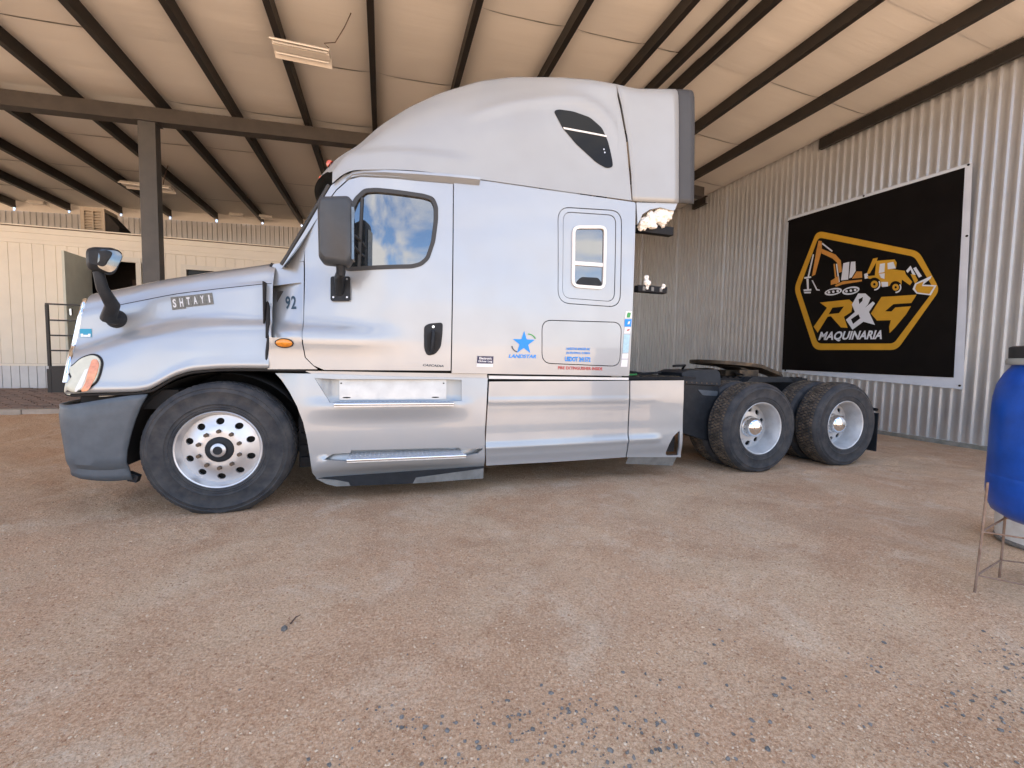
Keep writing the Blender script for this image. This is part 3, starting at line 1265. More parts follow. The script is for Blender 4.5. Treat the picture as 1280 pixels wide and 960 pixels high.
# ---- banner on the side wall
def build_banner():
    XB = WALL_X - .035
    C = [survey(px, py, 0, XB) for px, py in ((985, 272), (1216, 202.5), (1204, 487), (977, 465))]
    root = thing("banner", "big black and gold machinery banner with white margin on the corrugated wall", "banner", (XB, 2.0, .9))

    def put(o):
        return putc(o, root)

    def W(px, py):
        p = survey(px, py, 0, XB)
        return (p.y, p.z)

    def ripple(y, z):
        return .006 * noise.noise(Vector((y * 1.7, z * 1.7, 2.0))) + .003 * noise.noise(Vector((y * 5, z * 2, 9.0)))

    def quad_sheet(name, corners, m, off, n=26):
        V = []
        c0, c1, c2, c3 = [np.array(c) for c in corners]
        for j in range(n + 1):
            for i in range(n + 1):
                u, v = i / n, j / n
                p = (c0 * (1 - u) + c1 * u) * (1 - v) + (c3 * (1 - u) + c2 * u) * v
                # pulled creases at the two top corners
                r = 0
                for cu in (0, 1):
                    d = math.hypot(u - cu, v)
                    if d < .45:
                        ang = math.atan2(v, abs(u - cu))
                        r += .012 * math.sin(ang * 22) * math.exp(-d / .15) * min(1, d / .10) if name == 'banner_field' else 0
                V.append((XB - off - ripple(p[0], p[1]) * .4 - r, p[0], p[1]))
        F = [(j * (n + 1) + i, j * (n + 1) + i + 1, (j + 1) * (n + 1) + i + 1, (j + 1) * (n + 1) + i) for j in range(n) for i in range(n)]
        return from_data(name, V, [f[::-1] for f in F], m, None, smooth=True)
    out = [(p.y, p.z) for p in C]
    inn = [W(986.5, 275.5), W(1207, 209.5), W(1193, 472), W(978, 462)]
    put(quad_sheet("banner_margin", out, M['banner_white'], .004))
    put(quad_sheet("banner_field", inn, M['banner_black'], .016))
    k = 5.332

    def Z(pts):
        return [W(980 + x / k, 270 + y / k) for x, y in pts]
    lay = [0]

    def pr(name, pts, m, holes=(), off=.022):
        lay[0] += 1
        put(poly_yz(name, Z(pts), XB - off - .00004 * lay[0], m, None, [Z(h) for h in holes]))
    hex_o = round_poly([(225, 98), (905, 236), (1045, 492), (760, 893), (205, 893), (72, 483)], 45)
    hex_i = round_poly([(235, 143), (875, 272), (1008, 492), (738, 850), (230, 850), (108, 483)], 28)
    pr("emblem_border", hex_o, M['gold'], [hex_i])
    pr("letter_r", [(245, 577), (440, 557), (466, 580), (455, 640), (405, 672), (430, 746), (385, 743), (318, 668), (296, 672), (230, 778), (203, 738), (292, 612)],
       M['gold'], [[(328, 612), (405, 603), (372, 648), (303, 655)]])
    pr("letter_g", [(655, 540), (890, 525), (855, 580), (735, 588), (680, 635), (722, 637), (748, 610), (852, 602), (820, 655), (745, 745), (710, 780), (707, 738), (718, 695), (625, 697), (585, 650)], M['gold'])
    pr("ampersand", [(500, 517), (548, 517), (583, 548), (565, 590), (545, 612), (598, 570), (612, 582), (572, 640), (612, 726), (535, 705), (462, 758), (418, 692), (478, 640), (458, 590)],
       M['print_white'], [[(503, 556), (532, 540), (528, 566), (507, 588)], [(452, 688), (502, 655), (514, 682), (466, 720)]])
    # MAQUINARIA
    vs, fs = text_shape("MAQUINARIA", 0, .035)
    V = []
    for u, v in vs:
        zx, zy = 230 + (655 - 230) * u + 22 * v, 838 - 6 * u - (66 + 6 * u) * v
        y, z = W(980 + zx / k, 270 + zy / k)
        V.append((XB - .0245, y, z))
    put(from_data("lettering", V, [f for f in fs], M['print_white']))
    # excavator
    O, Wt, G, D = M['orange'], M['print_white'], M['gold'], M['banner_black']
    for nm, pts, m in (
            ("excavator_arm", [(236, 165), (258, 168), (258, 228), (214, 392), (192, 402), (222, 232)], O),
            ("excavator_boom", [(256, 218), (350, 258), (385, 298), (392, 372), (372, 380), (360, 312), (330, 284), (256, 250)], O),
            ("excavator_ram", [(198, 255), (206, 258), (172, 410), (162, 408)], Wt),
            ("excavator_ram", [(262, 178), (330, 232), (326, 240), (258, 188)], Wt),
            ("excavator_ram", [(336, 320), (345, 318), (362, 452), (350, 455)], O),
            ("excavator_ram", [(352, 320), (360, 318), (378, 440), (368, 445)], Wt),
            ("excavator_cab", [(402, 316), (442, 306), (434, 424), (386, 430)], Wt),
            ("excavator_cab", [(452, 306), (482, 304), (484, 366), (458, 410), (440, 416)], Wt),
            ("excavator_body", [(490, 370), (526, 370), (528, 412), (460, 418)], O),
            ("excavator_body", [(345, 462), (398, 436), (526, 424), (526, 436), (400, 456), (352, 472)], O),
            ("excavator_body", [(318, 432), (370, 400), (372, 446), (318, 460)], O),
            ("excavator_grab", [(140, 408), (186, 402), (188, 412), (142, 420)], Wt),
            ("excavator_grab", [(155, 420), (170, 418), (172, 488), (160, 490)], Wt),
            ("excavator_grab", [(136, 490), (188, 486), (188, 498), (138, 502)], Wt),
            ("excavator_grab", [(138, 506), (186, 504), (184, 516), (142, 516)], Wt),
            ("excavator_grab", [(190, 430), (198, 428), (228, 488), (245, 492), (244, 498), (222, 496)], Wt),
            ("loader_arm", [(555, 392), (600, 285), (632, 278), (620, 312), (580, 382)], G),
            ("loader_arm", [(540, 388), (562, 380), (572, 414), (545, 420)], Wt),
            ("loader_body", [(560, 402), (620, 396), (700, 352), (812, 366), (818, 388), (862, 440), (846, 462), (792, 424), (790, 462), (650, 470), (640, 425), (570, 418)], G),
            ("loader_body", [(655, 440), (700, 440), (700, 470), (660, 474)], Wt),
            ("loader_cab", [(622, 300), (744, 290), (758, 312), (752, 350), (695, 358), (695, 425), (640, 420), (612, 395)], G),
            ("loader_cab", [(646, 320), (680, 314), (676, 374), (638, 382)], Wt),
            ("loader_cab", [(640, 386), (678, 382), (676, 420), (652, 412)], Wt),
            ("loader_cab", [(696, 314), (736, 306), (752, 350), (698, 356)], Wt),
            ("loader_link", [(820, 366), (850, 332), (884, 392), (866, 400), (850, 358), (832, 380)], Wt),
            ("loader_link", [(868, 350), (886, 340), (926, 402), (906, 412)], Wt),
            ("loader_link", [(850, 388), (880, 392), (900, 430), (880, 452)], G),
            ("loader_bucket", [(864, 488), (880, 450), (992, 398), (984, 418), (934, 458), (1024, 462), (985, 530), (890, 518)], Wt),
            ("loader_bucket", [(880, 486), (890, 456), (938, 436), (926, 468), (1008, 470), (976, 520), (896, 510)], G)):
        pr(nm, pts, m, off=.024)
    for cx_, cy_, a, b in ((335, 505, 58, 24), (452, 498, 58, 27)):
        ov = [(cx_ + a * math.cos(t) - .18 * b * math.sin(t), cy_ + b * math.sin(t) - .14 * a * math.cos(t)) for t in np.linspace(0, 2 * PI, 22)[:-1]]
        iv = [(cx_ + .8 * (x - cx_), cy_ + .62 * (y - cy_)) for x, y in ov]
        pr("excavator_track", ov, Wt, [iv], off=.024)
        for q in (-.5, 0, .5):
            pr("excavator_track", [(cx_ + a * q + 9 * math.cos(t), cy_ - .14 * a * q + 9 * math.sin(t)) for t in np.linspace(0, 2 * PI, 9)[:-1]], Wt, off=.024)
    for cx_, cy_, r in ((610, 456, 39), (752, 476, 36)):
        def circ(rr):
            return [(cx_ + rr * math.cos(t), cy_ + rr * 1.02 * math.sin(t)) for t in np.linspace(0, 2 * PI, 23)[:-1]]
        pr("loader_wheel", circ(r + 5), D, off=.0262)
        pr("loader_wheel", [(cx_ + (r + 2) * math.cos(t), cy_ + (r + 2) * math.sin(t)) for t in np.linspace(-.6, 1.6, 12)]
           + [(cx_ + (r - 7) * math.cos(t), cy_ + (r - 7) * math.sin(t)) for t in np.linspace(1.6, -.6, 12)], Wt, off=.0264)
        pr("loader_wheel", circ(r * .62), G, off=.0266)
        pr("loader_wheel", circ(r * .22), D, off=.0268)
    for px, py in ((1211, 206), (1209, 295), (1200, 482), (1080, 245), (986, 277), (982, 463)):
        y, z = W(px, py)
        o = lathe("eyelet", [(.0, -.012), (.012, -.012), (.016, -.006), (.016, 0)], M['steel_black'], None, 'y', 14)
        o.rotation_euler = (0, 0, -PI / 2)
        o.location = (XB - .006, y, z)
        put(o)


build_banner()

# ================================================================== TRUCK
WID = 2.44                     # far side is the mirror image about y = 1.22


def skin(x, z):
    """depth of the near side of the cab and sleeper"""
    y = 0.02 + 0.026 * ((z - 1.62) / 0.9) ** 2
    t = max(0.0, (1.30 - x) / 0.75)
    y += 0.13 * t ** 2.0 * smooth01(1.35, 2.0, z)
    env = smooth01(1.40, 0.75, x)
    y += env * 0.055 * smooth01(1.40, 1.50, z)
    # the shoulder of the fender dies out along the door as a soft roll
    r = smooth01(1.55, 0.9, x)
    y -= r * 0.022 * math.exp(-((z - 1.36) / 0.07) ** 2)
    return y


def S2(pts):
    return [sv(px, py, skin) for px, py in pts]


TRUCK = thing("semi_truck", "silver conventional sleeper semi truck with tall roof fairing, parked on the dirt without a trailer",
              "truck", (0, 1.22, 0))


def tp(o, lab=None):
    o.parent = TRUCK
    o.matrix_parent_inverse = Matrix.Translation(-TRUCK.location)
    if lab:
        o['label'] = lab
    return o


def mirror_y(o, name=None):
    """far-side twin of a near-side part"""
    me = o.data.copy()
    for v in me.vertices:
        v.co.y = WID - v.co.y
    me.flip_normals()
    c = bpy.data.objects.new(name or o.name.split('.')[0], me)
    COL.objects.link(c)
    return tp(c)


# ---------------------------------------------------------------- hood
def pt(px, py, y):
    p = survey(px, py, 1, y)
    return (p.x, p.z)


HX1 = 0.345
arch_c = smooth_curve([(-0.93, .925), (-0.76, .931), (-.50, .937), (-.42, .955), (-.36, 1.0), (-.28, 1.055), (-.18, 1.092), (0, 1.112), (.16, 1.116), (HX1, 1.116)], .02)
seam_c = smooth_curve([pt(97, 394, .22), pt(110, 390, .22), pt(150, 380, .20), (pt(215, 367, .18)), pt(275, 360, .16), pt(335, 354, .15)], .05)
sil_c = smooth_curve([pt(99, 386, .40), pt(106, 376, .40), pt(125, 370, .40), pt(150, 364.5, .40), pt(200, 352, .40), pt(260, 341, .40), pt(335, 330.5, .40)], .03)
shoulder_c = smooth_curve([(-.92, 1.16), (-.75, 1.24), (-.5, 1.345), (-.25, 1.415), (0, 1.45), (.35, 1.465)], .06)


def hood_section(x):
    zb, zs, zm, zt = arch_c(x), shoulder_c(x), seam_c(x), sil_c(x)
    k = smooth01(HX1, -.85, x)
    side = .185 + .055 * k
    lip = .012
    P = [(.05, zb), (.022, zb + .004), (.012, zb + .03), (.026, zb + .075), (.046, (zb + zs) / 2 + .02), (.074, zs - .045),
         (.098, zs), (.140, zs + .045), (side - .030, zs + .10 if zs + .10 < zm - .05 else zm - .05), (side, zm - .012), (side + .022, zm + .03),
         (.27 + .02 * k, zt - .055), (.40, zt), (.62, zt + .050), (.9, zt + .075), (1.22, zt + .085)]
    return catmull(P, 64)


def build_hood():
    n = 56
    rows = []
    for i in range(n + 1):
        s = i / n
        row = []
        for (y, z) in hood_section(-0.90 * (1 - s) + HX1 * s):
            # front edge leans back with height
            xf = -0.800 - 0.115 * (1.5 - z) / 0.6
            xf = min(xf, -.775)
            x = xf * (1 - s) + HX1 * s
            w = ((1 - s)) ** 1.6
            x -= .30 * w * (1 - max(0, (1.22 - y) / 1.22) ** 2.4) if y > .0 else 0
            row.append((x, y, z))
        rows.append(row)
    m = len(rows[0])
    V = [p for r in rows for p in r]
    F = [(i * m + j, (i + 1) * m + j, (i + 1) * m + j + 1, i * m + j + 1) for i in range(n) for j in range(m - 1)]
    k = len(V)
    V += [(x, WID - y, z) for (x, y, z) in V]
    F += [tuple(k + q for q in f[::-1]) for f in F]
    # nose: close the front edge with a sheet set back a little
    o = tp(from_data("hood", V, F, M['paint'], smooth=True))
    front = rows[0]
    ring = [Vector(p) for p in front] + [Vector((x, WID - y, z)) for (x, y, z) in front[::-1]]
    bm = bmesh.new()
    c = sum(ring, Vector()) / len(ring)
    vs = [bm.verts.new(p + Vector((.012, 0, 0)) + (c - p) * .01) for p in ring]
    cc = bm.verts.new(c + Vector((.03, 0, 0)))
    for a in range(len(vs)):
        bm.faces.new((vs[a], vs[(a + 1) % len(vs)], cc))
    tp(from_bm("grille", bm, M['steel_black']))
    # chrome surround of the grille, just ahead of the hood edge
    pts = [Vector(p) + Vector((-.012, .012, 0)) for p in front if p[1] > .02 and 1.0 < p[2] < 1.62 and p[1] < .5]
    if len(pts) > 3:
        tp(tube("grille_surround", pts, .017, M['chrome'], n=8))
    return o


hood = build_hood()
hood_y = bvh_y([hood])
# dark line where the hood top meets its side, and the gap along the arch
def surf_line(name, pts, yfun, r, m, off=.0):
    return tp(tube(name, [(x, yfun(x, z) - off, z) for x, z in pts], r, m, n=6))


xs = np.linspace(-.79, .335, 30)
surf_line("panel_gap", [(x, seam_c(x) + .004) for x in xs], hood_y, .0035, M['paint_dark'], -.001)
# wheel arch lip
tp(tube("arch_seal", [(x, .045, arch_c(x) - .010) for x in np.linspace(-.90, .60, 44)], .011, M['paint_dark'], n=6))

# inner wing and well
def build_well():
    V, F = [], []
    n = 30
    for i in range(n + 1):
        a = PI * (1.06 - 1.12 * i / n)
        x, z = .62 * math.cos(a) + .0, .50 + .58 * math.sin(a)
        for y in (.07, .75):
            V.append((x, y, z))
    for i in range(n):
        F.append((2 * i, 2 * i + 1, 2 * i + 3, 2 * i + 2))
    o = tp(from_data("inner_fender", V, F, M['paint_dark'], smooth=True))
    mirror_y(o)
    tp(box("engine_block", -.75, .9, .76, 1.68, .62, 1.25, M['steel_black']))
    tp(box("radiator", -.98, -.76, .55, 1.9, .45, 1.30, M['steel_black']))
    bm = bmesh.new()
    lathe_bm(bm, [(0, .3), (.075, .3), (.075, 2.14), (0, 2.14)], 'y', 16, (0, 0, .42))
    tp(from_bm("front_axle", bm, M['steel_black']))
    # dark ribbed frame parts seen between the tyre and the step fairing
    bm = bmesh.new()
    for k in range(6):
        bx(bm, .54, .80, .16, .5, .33 + k * .1, .375 + k * .1)
    bx(bm, .52, .84, .20, .7, .28, 1.08)
    tp(from_bm("battery_box", bm, M['steel_black']))
    tp(box("maker_plate", .575, .635, .150, .158, .86, .885, M['alu']))


build_well()


# ---------------------------------------------------------------- lamps, badges on the hood
def on_hood(pts):
    return [sv(px, py, hood_y) for px, py in pts]


hl = on_hood([(80.5, 494), (84, 474), (92, 458), (102, 448), (116, 443.5), (124, 446), (127.5, 453), (125, 466), (119, 480), (112, 493)])
hl = round_poly(hl, .05)
o = tp(panel("headlight_bezel", inset(hl, -.012), [], lambda x, z: hood_y(x, z) - .004, M['paint_dark'], thick=.02, step=.03))
lens = tp(panel("headlight", hl, [], lambda x, z: hood_y(x, z) - .014, M['lens'], thick=.02, step=.03))
tl = round_poly(on_hood([(117, 449), (123, 449), (126, 455), (123, 467), (113, 488), (103, 490), (108, 480)]), .02)
ch = panel("turn_lens", tl, [], lambda x, z: hood_y(x, z) - .018, M['coral'], lens, .005, .03)
ch.matrix_parent_inverse = Matrix.Identity(4)
rf = panel("reflector", on_hood([(108, 462), (113, 460), (104, 484), (97, 490), (95, 489)]), [], lambda x, z: hood_y(x, z) - .017, M['white'], lens, .004, .03)
# sheet steel strip over the bumper
st = on_hood([(90, 499), (182, 490.5), (181, 487), (120, 493.5), (90, 496)])
# marker lamp
def ellipse(cx, cz, a, b, n=24):
    return [(cx + a * math.cos(t), cz + b * math.sin(t)) for t in np.linspace(0, 2 * PI, n + 1)[:-1]]


# letter tiles
for i, chx in enumerate("SHTAYI"):
    x0, x1 = 213.5 + i * 8.65, 213.5 + i * 8.65 + 8.3
    dy = -1.0 * i
    hgt = 15.5 if i < 2 else 14
    q = [(x0 + 2.2, 371.8 + dy + hgt), (x1 + 2.2, 371.8 - .9 + dy + hgt), (x1, 371.8 - .9 + dy), (x0, 371.8 + dy)]
    q = on_hood(q)
    t = tp(panel("letter_tile", q, [], lambda x, z: hood_y(x, z) - .006, M['tile'], thick=.006, step=.04))
    a, b, c, d = [np.array(v) for v in q]
    ll = a + (b - a) * .25 + (d - a) * .15
    w = .5 if chx != 'I' else .2
    if chx == 'I':
        ll = a + (b - a) * .4 + (d - a) * .15
    decal_text("letter", chx, ll, ll + (b - a) * w, ll + (d - a) * .68, M['tilechar'], t, hood_y, .0, .03, .0085)
# sticker on the nose
q = on_hood([(100, 421.5), (114.8, 421.5), (114.8, 411), (100, 411)])
s = tp(panel("sticker", q, [], lambda x, z: hood_y(x, z) - .003, M['teal'], thick=0, step=.04))
for a in ([(101.2, 421), (105, 421), (104.4, 417.2), (101.2, 417.2)], [(110, 421), (113.6, 421), (113.6, 417.2), (110.6, 417.2)], [(105, 421), (110, 421), (110, 418.6), (105, 418.6)]):
    panel("sticker_print", on_hood(a), [], lambda x, z: hood_y(x, z) - .0045, M['decal_white'], s, thick=0, step=.04)

# ---------------------------------------------------------------- cowl between hood and door
cowl_o = S2([(338, 331), (346, 329.5), (379.5, 327), (377.5, 430), (381, 447), (391, 457), (397, 461.5), (334.5, 461.5), (336.5, 424)])
rec = S2([(339, 357.5), (376.5, 353), (376, 421.5), (339, 422)])
cy0 = lambda x, z: skin(x, z)
tp(panel("cowl_panel", cowl_o, [round_poly(rec, .012)], cy0, M['paint'], thick=.03, step=.045))
rx0 = min(p[0] for p in rec)
rx1 = max(p[0] for p in rec)


def rec_y(x, z):
    t = max(0, min(1, (x - rx0) / (rx1 - rx0)))
    return skin(x, z) + .012 + .10 * (1 - t) ** 2.2


tp(panel("cowl_vent", inset(rec, -.02), [], rec_y, M['paint'], thick=.004, step=.03))
tp(box("vent_end", rx0 - .03, rx0 - .02, .10, .32, 1.47, 1.80, M['paint_dark']))
a, b, c = sv(355.5, 386, skin), sv(370, 386, skin), sv(355.5, 369.5, skin)
for chx, u0, u1 in (("9", 0, .46), ("2", .54, 1)):
    A, B, C = np.array(a), np.array(b), np.array(c)
    tp(decal_text("fleet_number", chx, A + (B - A) * u0, A + (B - A) * u1, C + (B - A) * u0, M['ink'], None, rec_y, 0, .025, .003))
mk = sv(355.5, 429, skin)
tp(panel("marker_lamp", ellipse(mk[0], mk[1], .066, .038), [], lambda x, z: skin(x, z) - .010, M['paint_dark'], thick=.012, step=.02))
ml = tp(panel("marker_lamp", ellipse(mk[0], mk[1], .058, .031), [], lambda x, z: skin(x, z) - .012 - .02 * max(0, 1 - ((x - mk[0]) / .058) ** 2 - ((z - mk[1]) / .031) ** 2) ** .5,
              M['amber'], thick=.012, step=.012))
# dark gap and strap behind the hood
gx = [sv(px, py, skin) for px, py in ((341.5, 329), (337, 341), (335.5, 357), (335.2, 422))]
tp(tube("hood_seal", [(x - .006, skin(x, z) + .012, z) for x, z in gx], .015, M['paint_dark'], n=8))
gx = [sv(px, py, skin) for px, py in ((335.2, 422), (333.2, 440), (332.6, 462))]
tp(tube("hood_seal", [(x, skin(x, z) + .008, z) for x, z in gx], .011, M['black_plastic'], n=8))

# ---------------------------------------------------------------- door, sleeper side, pillar, header
door_px = [(379.7, 300), (378.2, 430), (381.5, 447), (392, 457.5), (405, 463), (563.8, 464), (566.8, 229.5), (520, 225.5), (470, 221.5), (450, 220.5), (436, 224), (420, 238), (406, 257), (393, 279)]
glass_px = [(437, 262), (443, 248), (455, 236.5), (470, 235.5), (530, 243), (542, 247), (547, 258), (547, 275), (543.5, 302), (536, 324), (527, 332), (515, 335), (437, 338.5), (430, 337), (428, 300)]
door_o = S2(door_px)
glass_o = round_poly(S2(glass_px), .03)
gap = .0045
door = tp(panel("door", inset(door_o, gap), [inset(glass_o, -.002)], skin, M['paint'], thick=.03, step=.05))
tp(panel("window_seal", inset(glass_o, -.004), [inset(glass_o, .030)], lambda x, z: skin(x, z) - .006, M['seal'], thick=.03, step=.05))
tp(panel("side_window", inset(glass_o, .028), [], lambda x, z: skin(x, z) + .016, M['glass'], thick=.004, step=.09))
# quarter-light divider
dv = S2([(452.5, 247), (448.5, 336)])
tp(tube("window_divider", [(x, skin(x, z) + .006, z) for x, z in (dv[0], dv[1])], .013, M['seal'], n=6))

slp_o = S2([(567.4, 227.5), (600, 225), (700, 239.6), (794.5, 253), (792, 350), (786.5, 470), (564.6, 466.5)])
slp_o = round_poly(slp_o, [0, 0, 0, .02, 0, .015, 0])
win_o = round_poly(S2([(697, 258), (777.5, 263), (775.5, 384.5), (697, 379)]), .13, 7)
hatch_o = round_poly(S2([(677, 399.5), (777.5, 402.5), (775, 458.5), (677, 454.5)]), .10, 7)
tp(panel("sleeper_side", slp_o, [win_o, hatch_o], skin, M['paint'], thick=.025, step=.07))
in2 = round_poly(S2([(704, 264), (770.5, 268.5), (768.5, 377.5), (703, 372.5)]), .09, 7)
pane_f = round_poly(S2([(715.5, 282), (758.5, 282), (756.5, 362), (714.5, 359)]), .075, 7)
tp(panel("window_surround", inset(win_o, .008), [in2], lambda x, z: skin(x, z) + .004, M['paint'], thick=.03, step=.05))
tp(panel("window_plinth", inset(in2, .006), [pane_f], lambda x, z: skin(x, z) + .010, M['paint'], thick=.03, step=.05))
fr = tp(panel("sleeper_window_frame", pane_f, [inset(pane_f, .028)], lambda x, z: skin(x, z) - .006, M['white'], thick=.03, step=.05))
gl = inset(pane_f, .026)
tp(panel("sleeper_window", gl, [], lambda x, z: skin(x, z) + .012, M['glass'], thick=.004, step=.09))
zc = sv(737, 330, skin)[1]
tp(panel("window_bar", [(2.905, zc - .022), (3.225, zc - .016), (3.225, zc + .020), (2.905, zc + .014)], [], lambda x, z: skin(x, z) - .001, M['white'], thick=.012, step=.09))
wb = S2([(721, 357), (753, 359), (753, 354), (748, 347), (727, 346), (721, 352)])
tp(panel("window_vent", round_poly(wb, .02), [], lambda x, z: skin(x, z) + .006, M['black_plastic'], thick=.01, step=.05))
hatch = tp(panel("luggage_hatch", inset(hatch_o, .008), [], lambda x, z: skin(x, z) + .001, M['paint'], thick=.03, step=.06))

pil_o = S2([(354.5, 330.5), (379.8, 326.3), (381, 300), (394, 278), (406, 256), (420, 237), (436, 222.5), (450, 219), (470, 219.5), (520, 223.5), (567, 227.5),
            (567, 224), (520, 217.5), (470, 215), (442, 215.5), (430, 219), (414, 232), (402, 252), (380, 290)])
tp(panel("pillar", pil_o, [], skin, M['paint'], thick=.03, step=.05))

# drip visor over the door: a real ledge, deepest at its tail
bm = bmesh.new()
eb = [(432, 222, .010), (441, 216, .018), (455, 214.0, .030), (480, 214.5, .05), (520, 217.5, .075), (560, 221, .09), (590, 224, .095), (599, 225, .09)]
rings = []
for px, py, dpt in eb:
    x, z = sv(px, py, skin)
    y = skin(x, z)
    rings.append([bm.verts.new(q) for q in ((x, y + .02, z + .012), (x, y - dpt * .5, z + .006), (x, y - dpt * .5 - .004, z - .016), (x, y + .02, z - .028 - dpt * .42))])
for a, b in zip(rings, rings[1:]):
    for k in range(4):
        bm.faces.new((a[k], a[(k + 1) % 4], b[(k + 1) % 4], b[k]))
bm.faces.new(rings[0])
bm.faces.new(rings[-1][::-1])
tp(from_bm("drip_visor", bm, M['paint'], smooth=25))

# far side of the cab, floor, back wall, dark lining
full = S2([(354.5, 330.5), (336, 332), (333, 462), (786.5, 470), (794.5, 252.5), (600, 224.5), (440, 212.5), (414, 232)])
o = panel("cab_side", full, [], skin, M['paint'], thick=0, step=.12)
mirror_y(o)
bpy.data.objects.remove(o)
bm = bmesh.new()
bx(bm, 1.25, 3.40, .17, WID - .17, 1.07, 2.60)
bx(bm, .72, 1.249, .18, WID - .18, 1.07, 1.75)
bx(bm, .98, 1.249, .33, WID - .33, 1.751, 2.50)
bx(bm, .36, .66, .25, WID - .25, 1.05, 1.75)
tp(from_bm("cab_liner", bm, M['paint_dark']))
tp(box("cab_back", 3.40, 3.515, .10, WID - .10, 1.06, 2.80, M['paint']))
tp(box("cab_floor", .60, 3.52, .30, WID - .30, .985, 1.05, M['steel_black']))

# windscreen
rows = []
for k in range(13):
    t = k / 12
    e = 1 - (1 - t) ** 2.3
    bx0, tz = .46 - .32 * e, .80 - .15 * e
    rows.append([(bx0 * (1 - s) + tz * s, .16 + .035 * s + 1.06 * t, 1.915 * (1 - s) + (2.565 + .05 * e) * s + .02) for s in np.linspace(0, 1, 9)])
V = [p for r in rows for p in r] + [(x, WID - y, z) for r in rows[:-1][::-1] for (x, y, z) in r]
F = [(i * 9 + j, i * 9 + j + 1, (i + 1) * 9 + j + 1, (i + 1) * 9 + j) for i in range(len(V) // 9 - 1) for j in range(8)]
tp(from_data("windscreen", V, F, M['glass'], smooth=True))
ws = S2([(353.5, 331), (378, 290), (401, 251), (412.5, 231)])
tp(tube("windscreen_seal", [(x - .01, skin(x, z) + .01, z) for x, z in ws], .016, M['seal'], n=8))

# ---------------------------------------------------------------- roof fairing
seam_x = [(.80, 2.585), (.96, 2.705), (1.2, 2.735), (1.457, 2.757), (1.98, 2.790), (2.747, 2.790), (3.53, 2.793)]
sS = smooth_curve([sv(px, py, skin) for px, py in ((413, 232), (426, 219), (440, 212.5), (470, 212), (520, 213.2), (598, 222.5), (700, 237.2), (795, 250.2))], .03)
SILY = .34
sil = [pt(px, py, SILY) for px, py in ((411, 231), (418, 217), (430, 199), (442, 190), (455, 182.5), (480, 157.5), (515, 133.5), (550, 116.5), (600, 101.5), (640, 96.5), (700, 96.5), (740, 100), (768, 105))]
sT = smooth_curve(sil, .035)
sT2 = smooth_curve([pt(px, py, .17) for px, py in ((600, 101.5), (640, 96.5), (700, 96.5), (740, 100), (768, 105), (776, 107.5))], .035)
streak = [pt(px, py, .13) for px, py in ((572, 152), (600, 140), (630, 129.5), (660, 123.5), (700, 121), (725, 125), (745, 136), (760, 153), (770, 178), (777, 205))]
brow = [pt(px, py, .10) for px, py in ((452, 187), (480, 187), (520, 189), (560, 194), (590, 200))]


def seg_d(x, z, poly):
    best, at_ = 9, 0
    for i in range(len(poly) - 1):
        a, b = Vector(poly[i]), Vector(poly[i + 1])
        p = Vector((x, z))
        t = max(0, min(1, (p - a).dot(b - a) / (b - a).length_squared))
        d = (p - a - (b - a) * t).length
        if d < best:
            best, at_ = d, (i + t) / (len(poly) - 1)
    return best, at_


def roof_section(x, x_end=False):
    zs = sS(x)
    zt = max(sT(x), zs + .05)
    H = zt - zs
    ys = skin(x, zs)
    f = min(1, H / .6)
    kk = smooth01(2.3, 3.3, x)
    SY = SILY * (1 - kk) + .17 * kk
    zt = zt * (1 - kk) + max(sT2(x), zs + .05) * kk
    H = zt - zs
    P = [(ys - .009, zs - .012), (ys + .016 * f, zs + .22 * H), (ys + (.050 - .025 * kk) * f, zs + .48 * H), (ys + (.105 - .06 * kk) * f + .01 * (1 - kk), zs + (.74 + .06 * kk) * H), ((ys + .18) * .5 + .5 * SY - .03 - .055 * kk, zs + (.90 + .05 * kk) * H),
         (SY, zt), (.52 - .18 * kk, zt + (.075 - .04 * kk) * f), (.8 - .15 * kk, zt + (.115 - .05 * kk) * f), (1.22, zt + (.13 - .05 * kk) * f)]
    return catmull(P, 52)


def loft(name, xs, sec, m, shift=None, disp=None, flipn=False):
    rows = []
    for x in xs:
        row = []
        for y, z in sec(x):
            xx = x
            if disp:
                y = y + disp(x, z, y)
            if shift:
                xx = x - shift(x, y)
            row.append((xx, y, z))
        rows.append(row)
    n, mm = len(rows), len(rows[0])
    V = [p for r in rows for p in r]
    F = [(i * mm + j, (i + 1) * mm + j, (i + 1) * mm + j + 1, i * mm + j + 1) for i in range(n - 1) for j in range(mm - 1)]
    k = len(V)
    V += [(x, WID - y, z) for (x, y, z) in V]
    F += [tuple(k + q for q in f[::-1]) for f in F]
    return from_data(name, V, F, m, smooth=True)


def roof_disp(x, z, y):
    if y > .5:
        return 0
    d = 0
    if x > 1.5:
        s, t = seg_d(x, z, streak)
        amp = min(1, t / .15) * min(1, (1 - t) / .2)
        d -= .022 * amp * math.exp(-(s / .045) ** 2)
    if x < 2.2:
        zb = interp([b[0] for b in brow], [b[1] for b in brow], x)
        d -= .020 * smooth01(2.1, 1.6, x) * smooth01(zb + .03, zb - .03, z)
    return d


def roof_shift(x, y):
    w = max(0.0, (1.75 - x) / .95) ** 1.6
    return .26 * w * (1 - max(0.0, (1.22 - y) / 1.0) ** 2.2) if y > .22 else 0


roof = tp(loft("roof_fairing", np.linspace(.80, 3.372, 80), roof_section, M['fairing'], roof_shift, roof_disp))
roof_y = bvh_y([roof])


# the fairing's rear edge leans; fill the wedge between it and the cab back
def rear_line(z):
    """x of the seam between the fairing and the side extender"""
    return interp([2.79, 3.05, 3.378, 3.70, 3.813, 4.2], [3.540, 3.522, 3.478, 3.405, 3.372, 3.30], z)


